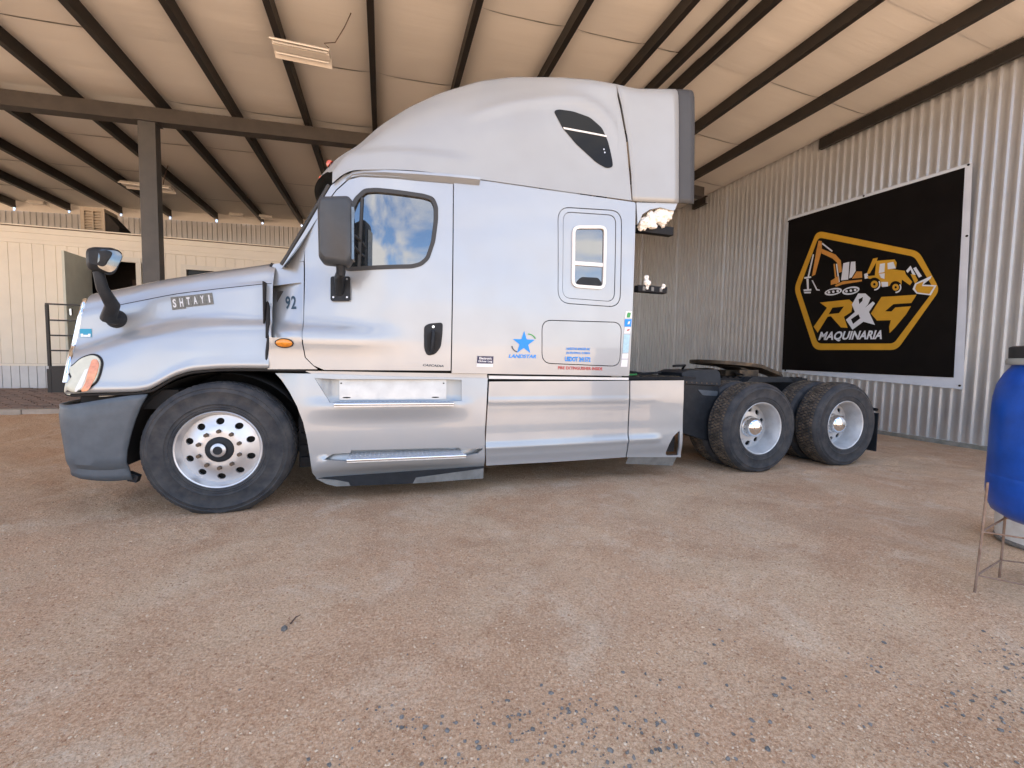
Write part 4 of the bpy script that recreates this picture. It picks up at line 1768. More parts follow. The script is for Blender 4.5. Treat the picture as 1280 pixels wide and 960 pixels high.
def wedge_sec(t):
    out = []
    for y, z in roof_section(3.372):
        out.append((3.372 + (max(3.3722, rear_line(z) - .006) - 3.372) * t, y, z))
    return out


rows = [wedge_sec(0), wedge_sec(.5), wedge_sec(1)]
mm = len(rows[0])
V = [p for r in rows for p in r]
F = [(i * mm + j, (i + 1) * mm + j, (i + 1) * mm + j + 1, i * mm + j + 1) for i in range(2) for j in range(mm - 1)]
k = len(V)
V += [(x, WID - y, z) for (x, y, z) in V]
F += [tuple(k + q for q in f[::-1]) for f in F]
tp(from_data("roof_rear_edge", V, F, M['fairing'], smooth=True))

# skylight window in the fairing
rw = round_poly([sv(px, py, roof_y) for px, py in ((692, 139), (698, 137), (716, 139.5), (737, 147), (752, 160), (760, 178), (765, 200), (766, 209), (758, 210.5), (745, 203), (720, 180), (703, 160))], .03)
tp(panel("roof_window", rw, [], lambda x, z: roof_y(x, z) - .006, M['darkglass'], thick=.012, step=.08))
bar = [sv(px, py, roof_y) for px, py in ((703.5, 159.5), (757.5, 169.8), (757.8, 171.8), (705, 162))]
tp(panel("window_bar", bar, [], lambda x, z: roof_y(x, z) - .010, M['white'], thick=.004, step=.08))
for px, py in ((754.5, 187), (755.5, 191)):
    c_ = sv(px, py, roof_y)
    tp(panel("rivet", ellipse(c_[0], c_[1], .008, .008, 8), [], lambda x, z: roof_y(x, z) - .008, M['alu'], thick=.003, step=.1))


# side extender behind the sleeper: white sheet and dark rubber edge
def ext_section(x):
    zs = interp([3.372, 3.56, 4.035, 4.21], [2.795, 2.797, 2.842, 2.857], x)
    zt = interp([3.3, 3.58, 3.98, 4.2], [pt(775, 107.5, .15)[1], pt(780, 108, .15)[1], pt(848, 111.5, .15)[1], pt(868, 114.5, .15)[1]], x)
    H = zt - zs
    ys = .055
    P = [(ys, zs), (ys + .010, zs + .25 * H), (ys + .022, zs + .55 * H), (ys + .036, zs + .82 * H), (ys + .050, zs + .94 * H), (ys + .072, zs + .985 * H), (.15, zt + .005), (.30, zt + .035), (.6, zt + .06), (1.22, zt + .075)]
    return catmull(P, 40)


def ext_rows(name, fx0, fx1, m, n=8, off=0.0):
    rows = []
    for i in range(n + 1):
        row = []
        for (y, z), (y1, z1) in zip(ext_section(3.6), ext_section(4.2)):
            t = i / n
            zz0 = z
            x = fx0(z) * (1 - t) + fx1(z) * t
            k = max(0, min(1, (x - 3.6) / .6))
            row.append((x, y * (1 - k) + y1 * k + off, z * (1 - k) + z1 * k))
        rows.append(row)
    mm = len(rows[0])
    V = [p for r in rows for p in r]
    F = [(i * mm + j, (i + 1) * mm + j, (i + 1) * mm + j + 1, i * mm + j + 1) for i in range(n) for j in range(mm - 1)]
    k = len(V)
    V += [(x, WID - y, z) for (x, y, z) in V]
    F += [tuple(k + q for q in f[::-1]) for f in F]
    o = tp(from_data(name, V, F, m, smooth=True))
    md = o.modifiers.new("thickness", 'SOLIDIFY')
    md.thickness = .012
    md.offset = -1
    return o


_e = [pt(848, 251, .06), pt(848, 113, .10), pt(867.5, 251, .06), pt(868.5, 115, .10)]
xe = lambda z: interp([_e[0][1], _e[1][1]], [_e[0][0], _e[1][0]], z)
xe2 = lambda z: interp([_e[2][1], _e[3][1]], [_e[2][0], _e[3][0]], z)
ext_rows("roof_extender", lambda z: rear_line(z) + .006, lambda z: xe(z), M['fairing'])
ext_rows("extender_edge", lambda z: xe(z) + .001, lambda z: xe2(z), M['edge'], 3, .004)
# torn padding below the extender
tp(panel("torn_side_panel", [pt(px, py, .07) for px, py in ((795.5, 253), (847, 254), (843, 263), (836, 262), (826, 259), (812, 262), (803, 268), (797, 281))], [], lambda x, z: .07, M['paint'], thick=.02, step=.05))


def lumpy(name, pts, m, r0, seed):
    bm = bmesh.new()
    rnd = random.Random(seed)
    for (x, y, z, r) in pts:
        g = bmesh.ops.create_icosphere(bm, subdivisions=3, radius=r)
        for v in g['verts']:
            k = 1 + .28 * noise.noise(v.co * (2.2 / r) + Vector((seed, x * 9, z * 7))) + .18 * noise.noise(v.co * (6 / r) + Vector((z, 3, x)))
            v.co = Vector((v.co.x * k + x, v.co.y * k * .8 + y, v.co.z * k + z))
    o = tp(from_bm(name, bm, m, smooth=True))
    md = o.modifiers.new("fuse", 'REMESH')
    md.mode = 'VOXEL'
    md.voxel_size = .007
    tx = bpy.data.textures.new("tear", 'CLOUDS')
    tx.noise_scale = .035
    tx.noise_depth = 3
    d = o.modifiers.new("tear", 'DISPLACE')
    d.texture = tx
    d.texture_coords = 'GLOBAL'
    d.strength = .045
    d.mid_level = .5
    return o


f = []
_rf = random.Random(12)
for px, py, r in [(_rf.uniform(800, 840), None, _rf.uniform(.014, .030)) for _ in range(60)]:
    py = 283 - (px - 800) * .5 + _rf.uniform(-9, 5)
    py = min(py, 286 - (px - 800) * .12)
    x, z = pt(px, py, .12)
    f.append((x, .10 + _rf.uniform(0, .06), z, r))
for px, py, r in ((801, 284, .025), (806, 277, .055), (813, 271, .06), (820, 272, .07), (827, 268, .07), (834, 270, .06), (838, 265, .035), (815, 280, .055), (829, 277, .05), (824, 264, .04)):
    x, z = pt(px, py, .12)
    f.append((x, .12, z, r * .9))
lumpy("torn_foam", f, M['foam'], .05, 3)
x, z = pt(795, 285, .2)
x2, z2 = pt(838, 282, .2)
tp(box("bracket", x, x2, .14, .22, z - .05, z + .035, M['steel_black'], bev=.008))
x, z = pt(795, 361.5, .12)
x2, z2 = pt(831, 361.5, .12)
br = tp(box("bracket", x, x2, .08, .16, z - .028, z + .04, M['steel_black'], bev=.008))
bm = bmesh.new()
for k in range(3):
    bx(bm, x + .05 + k * .1, x + .08 + k * .1, .074, .0795, z - .015, z + .025)
from_bm("slot", bm, M['flap'], br).matrix_parent_inverse = Matrix.Identity(4)
for lst in (((808, 354, .03), (807, 347, .022), (808, 360, .02)), ((829, 358, .020), (826, 361, .014))):
    f = []
    for px, py, r in lst:
        x, z = pt(px, py, .09)
        f.append((x, .075, z, r))
    lumpy("torn_foam", f, M['foam'], .05, 8)

# orange roof marker lamps
for y in (.42, .85, 1.22, 1.59, 2.02):
    yy = min(y, WID - y)
    sec = roof_section(.86)
    z = interp([p[0] for p in sec], [p[1] for p in sec], yy)
    xx = .86 - roof_shift(.86, yy)
    o = tp(lathe("marker_lamp", [(0.0, .035), (.02, .032), (.032, .018), (.035, 0)], M['redlamp'], None, 'z', 16))
    o.location = (xx - .01, y, z - .01)
    o.matrix_parent_inverse = Matrix.Translation(-TRUCK.location)
    o.rotation_euler = (0, R_(-50), 0)

# ---------------------------------------------------------------- door furniture, mirror
hd = round_poly(S2([(530, 408), (536, 404.5), (553.5, 403), (553, 418), (551, 434), (544, 443), (534, 445), (530, 436)]), .03)
h_ = tp(panel("door_handle", hd, [], lambda x, z: skin(x, z) - .006, M['black_plastic'], thick=.02, step=.05))
hp = round_poly(S2([(533.5, 418), (541, 414.5), (550, 415.5), (549.5, 430), (546, 439), (534.5, 440)]), .03)
o = panel("recess", hp, [], lambda x, z: skin(x, z) - .0075, M['paint_dark'], h_, 0, .05)
gx = S2([(541.5, 414), (539.5, 441)])
o = tube("grip", [(gx[0][0], skin(*gx[0]) - .012, gx[0][1]), (gx[0][0] - .002, skin(*gx[0]) - .03, gx[0][1] - .03), (gx[1][0], skin(*gx[1]) - .03, gx[1][1] + .03), (gx[1][0], skin(*gx[1]) - .012, gx[1][1])], .015, M['black_plastic'], h_)
kx = sv(541.5, 408.5, skin)
o = panel("lock", ellipse(kx[0], kx[1], .011, .011, 10), [], lambda x, z: skin(x, z) - .0095, M['chrome'], h_, .003, .1)
decal = S2([(528.5, 457.6), (554.5, 459), (528.5, 454.8)])
tp(decal_text("badge", "CASCADIA", *decal, M['ink'], None, skin, .3, .03))

# mirror: tapered box housing on an arm from the door
MY = -.20


def build_mirror():
    bm = bmesh.new()
    q = [pt(px, py, MY) for px, py in ((399, 246), (435, 243), (441, 250), (441.5, 322), (436, 331.5), (404, 329), (398.5, 322), (397, 260))]
    cx_ = sum(p[0] for p in q) / 8
    cz_ = sum(p[1] for p in q) / 8
    q = round_poly(q, .02, 4)
    rings = []
    for y, s in ((MY - .03, .84), (MY - .012, .95), (MY + .015, 1.0), (MY + .10, 1.0), (MY + .125, .97)):
        rings.append([bm.verts.new((cx_ + (x - cx_) * s, y + .18 * (x - cx_), cz_ + (z - cz_) * s)) for x, z in q])
    N = len(q)
    for a, b in zip(rings, rings[1:]):
        for i in range(N):
            bm.faces.new((a[i], a[(i + 1) % N], b[(i + 1) % N], b[i]))
    bm.faces.new(rings[0][::-1])
    bm.faces.new(rings[-1])
    o = tp(from_bm("door_mirror", bm, M['mirror_shell'], smooth=35))
    x1 = max(p[0] for p in q)
    g = box("mirror_glass", x1 - .012, x1 + .006, MY + .005, MY + .11, cz_ - .20, cz_ + .19, M['mirror'], o)
    g.matrix_parent_inverse = Matrix.Identity(4)
    # stays to the door and the base plate
    p0 = pt(426, 330, MY + .05)
    b0 = sv(424, 352, skin)
    tp(tube("mirror_arm", [(p0[0], MY + .05, p0[1] + .02), (p0[0] + .0, MY + .06, p0[1] - .06), (b0[0] + .01, skin(*b0) - .09, b0[1] + .02), (b0[0] + .005, skin(*b0) - .02, b0[1] - .10)], [.036, .034, .04, .036], M['black_plastic'], n=10))
    base = round_poly(S2([(413.5, 346), (438, 346), (438, 376.5), (413.5, 376.5)]), .02)
    pl = tp(panel("mirror_base", base, [], lambda x, z: skin(x, z) - .022, M['black_plastic'], thick=.024, step=.05))
    for px, py in ((434, 349.5), (434, 372), (417, 372)):
        c_ = sv(px, py, skin)
        panel("bolt", ellipse(c_[0], c_[1], .008, .008, 8), [], lambda x, z: skin(x, z) - .027, M['alu'], pl, .004, .1)
    for (a, b) in (((440, 291), (450, 300)), ((440, 303), (449, 316))):
        p, q2 = pt(*a, MY + .08), sv(*b, skin)
        tp(tube("mirror_stay", [(p[0] - .02, MY + .06, p[1]), (q2[0], skin(*q2), q2[1])], .014, M['black_plastic']))


build_mirror()


def build_hood_mirror():
    b = sv(146, 399, hood_y)
    yb = hood_y(*b)
    tp(lathe("mirror_foot", [(0, -.045), (.045, -.04), (.066, -.015), (.07, .012)], M['black_plastic'], None, 'y', 24, (b[0], yb, b[1])))
    yt = -.02
    p = [pt(147, 400, yb - .02), pt(136, 397, yb - .07), pt(132, 380, yt), pt(128, 360, yt), pt(123, 340, yt)]
    ys = [yb - .025, yb - .075, .06, yt, yt]
    tp(tube("mirror_arm", [(x, y, z) for (x, z), y in zip(p, ys)], [.040, .048, .043, .034, .030], M['black_plastic'], n=12))
    q = [pt(px, py, yt) for px, py in ((110.5, 311.5), (118, 309), (143, 309.5), (150, 315), (149, 323), (142, 339), (136, 343), (114, 339), (110, 334), (109, 318))]
    q = round_poly(q, .02, 3)
    cx_ = sum(x for x, _ in q) / len(q)
    cz_ = sum(z for _, z in q) / len(q)
    bm = bmesh.new()
    rings = []
    N = len(q)
    for d, s in ((-.07, .55), (-.05, .82), (-.02, .96), (.03, 1.0)):
        # the shell opens to the rear and inwards: slide along the view-facing axis
        rings.append([bm.verts.new((cx_ + (x - cx_) * s + d * -.15, yt - d * -1.0 * 1 + .1 * (x - cx_), cz_ + (z - cz_) * s)) for x, z in q])
    for a, b_ in zip(rings, rings[1:]):
        for i in range(N):
            bm.faces.new((a[i], a[(i + 1) % N], b_[(i + 1) % N], b_[i]))
    bm.faces.new(rings[0][::-1])
    bm.faces.new(rings[-1])
    o = tp(from_bm("hood_mirror", bm, M['black_plastic'], smooth=35))
    g = [pt(px, py, yt - .07) for px, py in ((123.5, 311.5), (143, 312), (148.5, 317), (146.5, 325), (140, 337), (134, 340), (121.5, 334))]
    g = round_poly(g, .02, 3)
    tp(panel("mirror_glass", g, [], lambda x, z: yt - .074 + .25 * (x - cx_) + .9 * ((x - cx_) ** 2 + (z - cz_) ** 2), M['mirror'], thick=.008, step=.03))


build_hood_mirror()

# ---------------------------------------------------------------- bumper
def build_bumper():
    plan = [(0, .03), (-.16, .012), (-.30, .02), (-.40, .055), (-.465, .13), (-.505, .25), (-.57, .55), (-.61, .9), (-.63, 1.22)]
    plan = catmull(plan, 40)
    edge = [pt(px, py, .03) for px, py in ((185.5, 491), (179, 503), (170, 525), (164, 545), (160, 563), (158.5, 580), (160, 590), (164, 600))]
    ez = [p[1] for p in edge][::-1]
    ex = [p[0] for p in edge][::-1]
    zz = list(np.linspace(0, 1, 15))
    cols = []
    for i, (dx, y) in enumerate(plan):
        t = i / 40
        ztop = .934 - .012 - .075 * smooth01(0, .26, t)
        zbot = .292 + .06 * smooth01(.05, .35, t) + .07 * smooth01(.3, .5, t)
        col = []
        for s in zz:
            z = ztop + (zbot - ztop) * s
            xe_ = interp(ez, ex, z)
            k = smooth01(0, .22, t)
            x = (xe_ * (1 - k) + (-.535) * k) + dx
            # the face tucks under towards the bottom and has a step near the top
            tuck = .045 * smooth01(.80, .36, z) * smooth01(.1, .4, t) + .10 * smooth01(.44, .30, z) * smooth01(.25, .5, t)
            lipz = -.010 if z > ztop - .055 else 0
            yy = y + (0.03 * smooth01(.43, .40, z) if t < .5 else 0) + lipz * -1
            col.append((x + tuck * (0.9 if t > .2 else .0), yy, z))
        cols.append(col)
    m = len(zz)
    V = [p for c in cols for p in c]
    F = [(i * m + j, i * m + j + 1, (i + 1) * m + j + 1, (i + 1) * m + j) for i in range(len(cols) - 1) for j in range(m - 1)]
    k = len(V)
    V += [(x, WID - y, z) for (x, y, z) in V]
    F += [tuple(k + q for q in f[::-1]) for f in F]
    o = tp(from_data("bumper", V, F, M['plastic'], smooth=True))
    o.data.set_sharp_from_angle(angle=R_(32))
    md = o.modifiers.new("thickness", 'SOLIDIFY')
    md.thickness = .02
    md.offset = -1
    fl = [pt(px, py, .08) for px, py in ((161, 590), (174, 595), (171, 603), (160, 601))]
    tp(panel("bumper_flap", fl, [], lambda x, z: .07, M['black_plastic'], thick=.05, step=.05))
    tp(panel("bumper_strip", [pt(px, py, .05) for px, py in ((90, 500), (184, 490.5), (184, 486.5), (120, 494), (90, 497))], [], lambda x, z: .075 + max(0, -.72 - x) * .9, M['white'], thick=.02, step=.06))
    tp(box("bumper_filler", -.90, -.3, .14, WID - .14, .80, .945, M['paint_dark']))


build_bumper()

# ---------------------------------------------------------------- step fairing and skirts
def fair(x, z):
    """step fairing: a little barrel shaped, with two scoops under the treads"""
    y = .025 + .020 * ((z - .62) / .45) ** 2
    y += .10 * smooth01(.62, .40, x) ** 1.5 * .6
    # upper scoop
    e = max(0, 1 - ((x - 1.27) / .72) ** 2)
    y -= .040 * e * smooth01(.852, .838, z) * smooth01(.66, .84, z)
    # lower scoop
    e = max(0, 1 - ((x - 1.33) / .66) ** 2) ** .7
    y -= .065 * e * smooth01(.392, .375, z) * smooth01(.235, .36, z)
    y += .05 * smooth01(.31, .20, z)
    return y


def SF(pts):
    return [sv(px, py, fair) for px, py in pts]


fo = SF([(344, 466.5), (352, 475), (362, 490), (371, 507), (379, 528), (384, 550), (387.5, 572), (391, 592), (396, 598), (420, 599.5), (500, 596.5), (604.5, 586), (606, 540), (609.5, 475.5), (610, 473), (500, 471), (400, 467)])
up = SF([(391, 472), (421.5, 476.5), (561, 476.5), (578, 474), (604, 474.5), (604, 474.6), (577, 502), (412, 504)])
up = SF([(393, 472.5), (421, 474), (561, 474), (577, 475), (577, 501), (560, 502.5), (412, 503.5)])
lo = SF([(405, 574.5), (416, 567.5), (438, 566), (439, 563), (573, 559.5), (577, 562), (604, 560.5), (598, 567), (583, 570), (434, 576.5)])
tp(panel("step_fairing", fo, [up, lo], fair, M['paint'], thick=.03, step=.032))


# recess behind the upper opening: back plate, slanted ends
def rec_up(x, z):
    a = smooth01(.63, .86, x)
    b = smooth01(1.98, 1.76, x)
    return fair(x, z) + .11 * min(a, b) + .004


tp(panel("step_recess", inset(up, -.02), [], rec_up, M['paint'], thick=.004, step=.04))
pl = SF([(422.5, 475.5), (560, 475.5), (560, 500.5), (422.5, 501.5)])
kp = tp(panel("kick_plate", pl, [], lambda x, z: rec_up(x, z) - .008, M['galv_plate'], thick=.005, step=.1))
for px, py in ((425, 480), (556.5, 480), (432, 498.5), (546, 498)):
    c_ = sv(px, py, fair)
    w_ = .035 if py > 490 else .008
    o = panel("bolt", ellipse(c_[0], c_[1], w_, .006, 8), [], lambda x, z: rec_up(x, z) - .012, M['steel_black'], kp, .003, .1)


def step_tread(pa, pb, pc, pd, y0, y1):
    """tread plate: outer edge pa-pb, inner edge pc-pd"""
    A, B = pt(*pa, y0), pt(*pb, y0)
    zc_, zd_ = pt(*pc, y1), pt(*pd, y1)
    V = [(A[0], y0, A[1]), (B[0], y0, B[1]), (zd_[0], y1, zd_[1]), (zc_[0], y1, zc_[1])]
    V += [(x, y, z - .022) for x, y, z in V]
    F = [(0, 1, 2, 3), (4, 7, 6, 5), (0, 4, 5, 1), (1, 5, 6, 2), (2, 6, 7, 3), (3, 7, 4, 0)]
    o = tp(from_data("step_tread", V, F, M['tread_plate']))
    bm = bmesh.new()
    a, b, c_, d = [Vector(v) for v in (V[0], V[1], V[2], V[3])]
    for r in range(3):
        for k in range(26):
            u, v = (k + .5) / 26, (r + .5) / 3
            p = (a * (1 - u) + b * u) * (1 - v) + (d * (1 - u) + c_ * u) * v
            bmesh.ops.create_cone(bm, segments=6, radius1=.008, radius2=.005, depth=.005, matrix=Matrix.Translation(p + Vector((0, 0, .004))))
    from_bm("grip_studs", bm, M['alu'], o)
    tp(tube("step_edge", [V[0], V[1]], .012, M['chrome'], n=8))


step_tread((417.5, 505.5), (567, 504.5), (424, 502.5), (560, 501.8), -.015, .11)
step_tread((433.5, 575.5), (582.5, 569.5), (439, 565.5), (573.5, 561), -.035, .07)


def rec_lo(x, z):
    return fair(x, z) + .075


tp(panel("step_recess", inset(lo, -.02), [], rec_lo, M['paint'], thick=.004, step=.05))
# rubber strips under the fairing
tp(panel("ground_skirt", [pt(px, py, .06) for px, py in ((396, 598.5), (405, 597), (605, 583), (604, 597), (516, 604.5), (440, 607.5), (410, 606))], [], lambda x, z: .06, M['black_plastic'], thick=.012, step=.1))
tp(panel("ground_flap", [pt(px, py, .05) for px, py in ((394, 598), (420, 600), (436, 603), (438, 607.5), (420, 608), (408, 605))], [], lambda x, z: .05, M['flap'], thick=.006, step=.1))
tp(panel("ground_flap", [pt(px, py, .05) for px, py in ((520, 597), (604.5, 585.5), (604, 598), (516, 604.5)) ], [], lambda x, z: .05, M['flap'], thick=.006, step=.1))
tp(panel("ground_flap", [pt(px, py, .05) for px, py in ((786, 571.5), (847, 571), (844, 583.5), (784, 580.5))], [], lambda x, z: .05 + .3 * (.26 - z), M['flap'], thick=.006, step=.1))


def skirt(x, z):
    y = .030
    y -= .012 * math.exp(-((z - .846) / .010) ** 2) * smooth01(4.02, 3.8, x)
    y += .004 * smooth01(.846, .70, z) * smooth01(.45, .55, z)
    zz = .418 + .012 * smooth01(2.1, 4.0, x)
    f_ = smooth01(4.0, 3.85, x)
    y -= f_ * .022 * smooth01(zz + .035, zz + .004, z)
    y += f_ * .018 * smooth01(zz - .006, zz - .05, z)
    y += .02 * smooth01(.36, .25, z)
    return y


def SK(pts):
    return [sv(px, py, skirt) for px, py in pts]


k1 = SK([(611.5, 477), (786.5, 476), (786.5, 500), (782, 571.5), (690, 577.5), (608, 582), (607.5, 560)])
k2 = SK([(788, 476), (855, 475.5), (851, 571.5), (783.5, 571.5), (788, 500)])
dm = SK([(849.5, 538), (842, 545), (836, 556), (832, 566), (833, 569.5), (848, 569)])
tp(panel("side_skirt", k1, [], skirt, M['paint'], thick=.02, step=.026))
tp(panel("side_skirt", k2, [round_poly(dm, .02)], skirt, M['paint'], thick=.02, step=.026), "rear side skirt with a torn lower corner")
tp(panel("skirt_back", SK([(612, 480), (853, 479), (847, 566), (612, 575)]), [], lambda x, z: .11, M['paint_dark'], thick=.01, step=.3))
# sill trims between cab and skirts
tp(panel("sill_trim", [pt(px, py, .05) for px, py in ((380, 463.5), (609, 467.5), (609.5, 475), (400, 471)) ], [], lambda x, z: .055, M['paint'], thick=.03, step=.1))
tp(panel("sill_rail", [pt(px, py, .05) for px, py in ((611, 469.5), (785.5, 472), (785.5, 475), (611, 473.5)) ], [], lambda x, z: .045, M['white'], thick=.03, step=.1))
tp(box("sill_beam", .9, 3.55, .20, .45, .97, 1.05, M['paint_dark']))

# ---------------------------------------------------------------- stickers and lettering on the sleeper
def star(cx_, cz_, r, rot=0):
    return [(cx_ + (r if k % 2 == 0 else r * .40) * math.sin(rot + k * PI / 5), cz_ + (r if k % 2 == 0 else r * .40) * math.cos(rot + k * PI / 5)) for k in range(10)]


c_ = sv(654.8, 429, skin)
dsk = lambda off: (lambda x, z: skin(x, z) - off)
tp(panel("star_emblem", star(c_[0], c_[1], .112), [], dsk(.0035), M['blue'], thick=0, step=.1))
ring_o = ellipse(c_[0] + .005, c_[1] + .01, .105, .085, 30)


def arc_band(cx_, cz_, a, b, t0, t1, w, tilt):
    o_, i_ = [], []
    for t in np.linspace(t0, t1, 14):
        for lst, f_ in ((o_, 1), (i_, 1 - w)):
            x, z = a * f_ * math.cos(t), b * f_ * math.sin(t)
            lst.append((cx_ + x * math.cos(tilt) - z * math.sin(tilt), cz_ + x * math.sin(tilt) + z * math.cos(tilt)))
    return o_ + i_[::-1]


tp(panel("emblem_swoosh", arc_band(c_[0], c_[1], .125, .085, .05, 1.0, .10, .35), [], dsk(.003), M['green'], thick=0, step=.1))
tp(panel("emblem_swoosh", arc_band(c_[0], c_[1], .125, .085, PI - .15, PI + .75, .10, .35), [], dsk(.003), M['plastic'], thick=0, step=.1))
tp(decal_text("lettering", "LANDSTAR", *S2([(635.5, 447.3), (670, 448), (635.8, 442.6)]), M['blue'], None, skin, .25, .035))
tp(decal_text("lettering", "LANDSTAR RANGER INC", *S2([(707.5, 437.4), (737.5, 438), (707.8, 434.2)]), M['blue'], None, skin, 0, .025))
tp(decal_text("lettering", "JACKSONVILLE, FLORIDA", *S2([(707.5, 443), (737.5, 443.6), (707.8, 439.6)]), M['blue'], None, skin, 0, .025))
tp(decal_text("lettering", "USDOT 241572", *S2([(706, 451.8), (738, 452.6), (706.2, 445.6)]), M['blue'], None, skin, 0, .04))
tp(decal_text("lettering", "FIRE EXTINGUISHER INSIDE", *S2([(697.5, 461.6), (753, 463), (697.5, 457.6)]), M['red'], None, skin, 0, .03))
st = tp(panel("sticker", S2([(595.5, 458.5), (616, 458.8), (616.8, 445.5), (596.5, 445)]), [], dsk(.003), M['decal_white'], thick=0, step=.1))
panel("sticker_field", S2([(596, 454.2), (616.3, 454.6), (616.8, 445.5), (596.5, 445)]), [], dsk(.0045), M['navy'], st, thick=0, step=.1)
decal_text("lettering", "Electronic", *S2([(599, 449.2), (614.5, 449.5), (599.1, 446.2)]), M['decal_white'], st, skin, 0, .03, .006)
decal_text("lettering", "Driver Log", *S2([(598, 453.3), (615, 453.6), (598.1, 450.2)]), M['decal_white'], st, skin, 0, .03, .006)
for q, m in (([(781, 398), (789.5, 398), (790, 389), (782, 389)], 'decal_white'), ([(780.3, 408.2), (788.5, 408.2), (789.4, 399), (781, 399)], 'blue'), ([(779.8, 417), (787.5, 417), (788.4, 409.2), (780.6, 409.2)], 'decal_white'),
             ([(778, 441), (785.3, 441), (787.3, 418), (779.8, 418)], 'paleblue'), ([(776.8, 448.5), (784.6, 448.5), (785.2, 441.8), (777.8, 441.8)], 'decal_white'), ([(775.6, 458.5), (783.8, 458.5), (784.6, 449.3), (776.8, 449.3)], 'decal_white')):
    tp(panel("permit_sticker", S2(q), [], dsk(.003), M[m], thick=0, step=.2))
for q, m in (([(783, 397), (787, 397), (788.5, 391), (784.5, 390.5), (783.5, 393)], 'green'), ([(784, 405.5), (786.5, 405), (787.5, 401.5), (785, 402)], 'decal_white'), ([(783, 414), (786.4, 413), (787, 411), (783.8, 412)], 'red')):
    tp(panel("permit_print", S2(q), [], dsk(.0045), M[m], thick=0, step=.2))

# ---------------------------------------------------------------- wheels
TR, TW, HUBZ = .512, .275, .495


def tyre_mesh(mud):
    prof = [(.292, .010), (.300, .000), (.315, -.005), (.322, -.001), (.329, -.005), (.338, -.003), (.345, -.004), (.352, -.010), (.358, -.007), (.40, -.010), (.436, -.012), (.444, -.016), (.451, -.012), (.468, -.006), (.474, -.009), (.480, -.004), (.497, .010), (.506, .024), (.510, .034)]
    full = prof + [(TR - .002, .06)]
    # circumferential grooves
    y = .06
    for k in range(4):
        y += .030
        full += [(TR, y - .004), (TR - .012, y), (TR - .012, y + .008), (TR, y + .012)]
        y += .012
    full += [(TR - .002, TW - .05), (.510, TW - .034), (.506, TW - .024), (.497, TW - .010), (.474, TW + .006), (.44, TW + .012), (.40, TW + .010), (.345, TW), (.300, TW), (.292, TW - .010)]
    bm = bmesh.new()
    lathe_bm(bm, full, 'y', 96, (0, 0, 0), close=True)
    bmesh.ops.recalc_face_normals(bm, faces=bm.faces)
    for v in bm.verts:                                 # loaded: flattened where it stands
        lim = -HUBZ + .004
        if v.co.z < lim + .02:
            v.co.z = lim + max(0, (v.co.z - lim)) * .4 if v.co.z > lim else lim
    me = bpy.data.meshes.new("tyre")
    bm.to_mesh(me)
    bm.free()
    me.polygons.foreach_set("use_smooth", [True] * len(me.polygons))
    me.set_sharp_from_angle(angle=R_(38))
    me.materials.append(M['rubber'])
    return me


def tread_mesh(n=58, m='mud', h=.013):
    """cross blocks standing on the tread, one mesh"""
    bm = bmesh.new()
    rnd = random.Random(4)
    for k in range(n):
        for r in range(5):
            y0 = .033 + r * .0425
            y1 = y0 + .036
            a = 2 * PI * (k + (.5 if r % 2 else 0) + rnd.uniform(-.08, .08)) / n
            da = 2 * PI / n * .36
            hh = h * rnd.uniform(.7, 1.25)
            if math.sin(a) < -.955:
                continue
            sk = .010 if r % 2 else -.010
            vs = []
            for rr, sc in ((TR - .006, 1.0), (TR + hh, .86)):
                for (s, y, q) in ((-1, y0, -sk), (1, y0, -sk), (1, y1, sk), (-1, y1, sk)):
                    ang = a + s * da * sc + q
                    rad = rr - (.006 if (r in (0, 4)) else 0)
                    vs.append(bm.verts.new((rad * math.cos(ang), y, rad * math.sin(ang))))
            for f in ((4, 5, 6, 7), (0, 1, 5, 4), (1, 2, 6, 5), (2, 3, 7, 6), (3, 0, 4, 7)):
                bm.faces.new([vs[i] for i in f])
    bmesh.ops.recalc_face_normals(bm, faces=bm.faces)
    me = bpy.data.meshes.new("tread")
    bm.to_mesh(me)
    bm.free()
    me.materials.append(M[m])
    return me


tyre_me = tyre_mesh(False)
tread_mud = tread_mesh(84, 'mud', .0055)
tread_front = tread_mesh(80, 'rubber', .004)
nut_bm = bmesh.new()
bmesh.ops.create_cone(nut_bm, segments=6, radius1=.017, radius2=.015, depth=.03, cap_ends=True)
bmesh.ops.rotate(nut_bm, verts=nut_bm.verts, matrix=Matrix.Rotation(PI / 2, 3, 'X'))
nut_me = bpy.data.meshes.new("lug_nut")
nut_bm.to_mesh(nut_me)
nut_bm.free()
nut_me.materials.append(M['nut'])


def wheel_root(name, m):
    return None


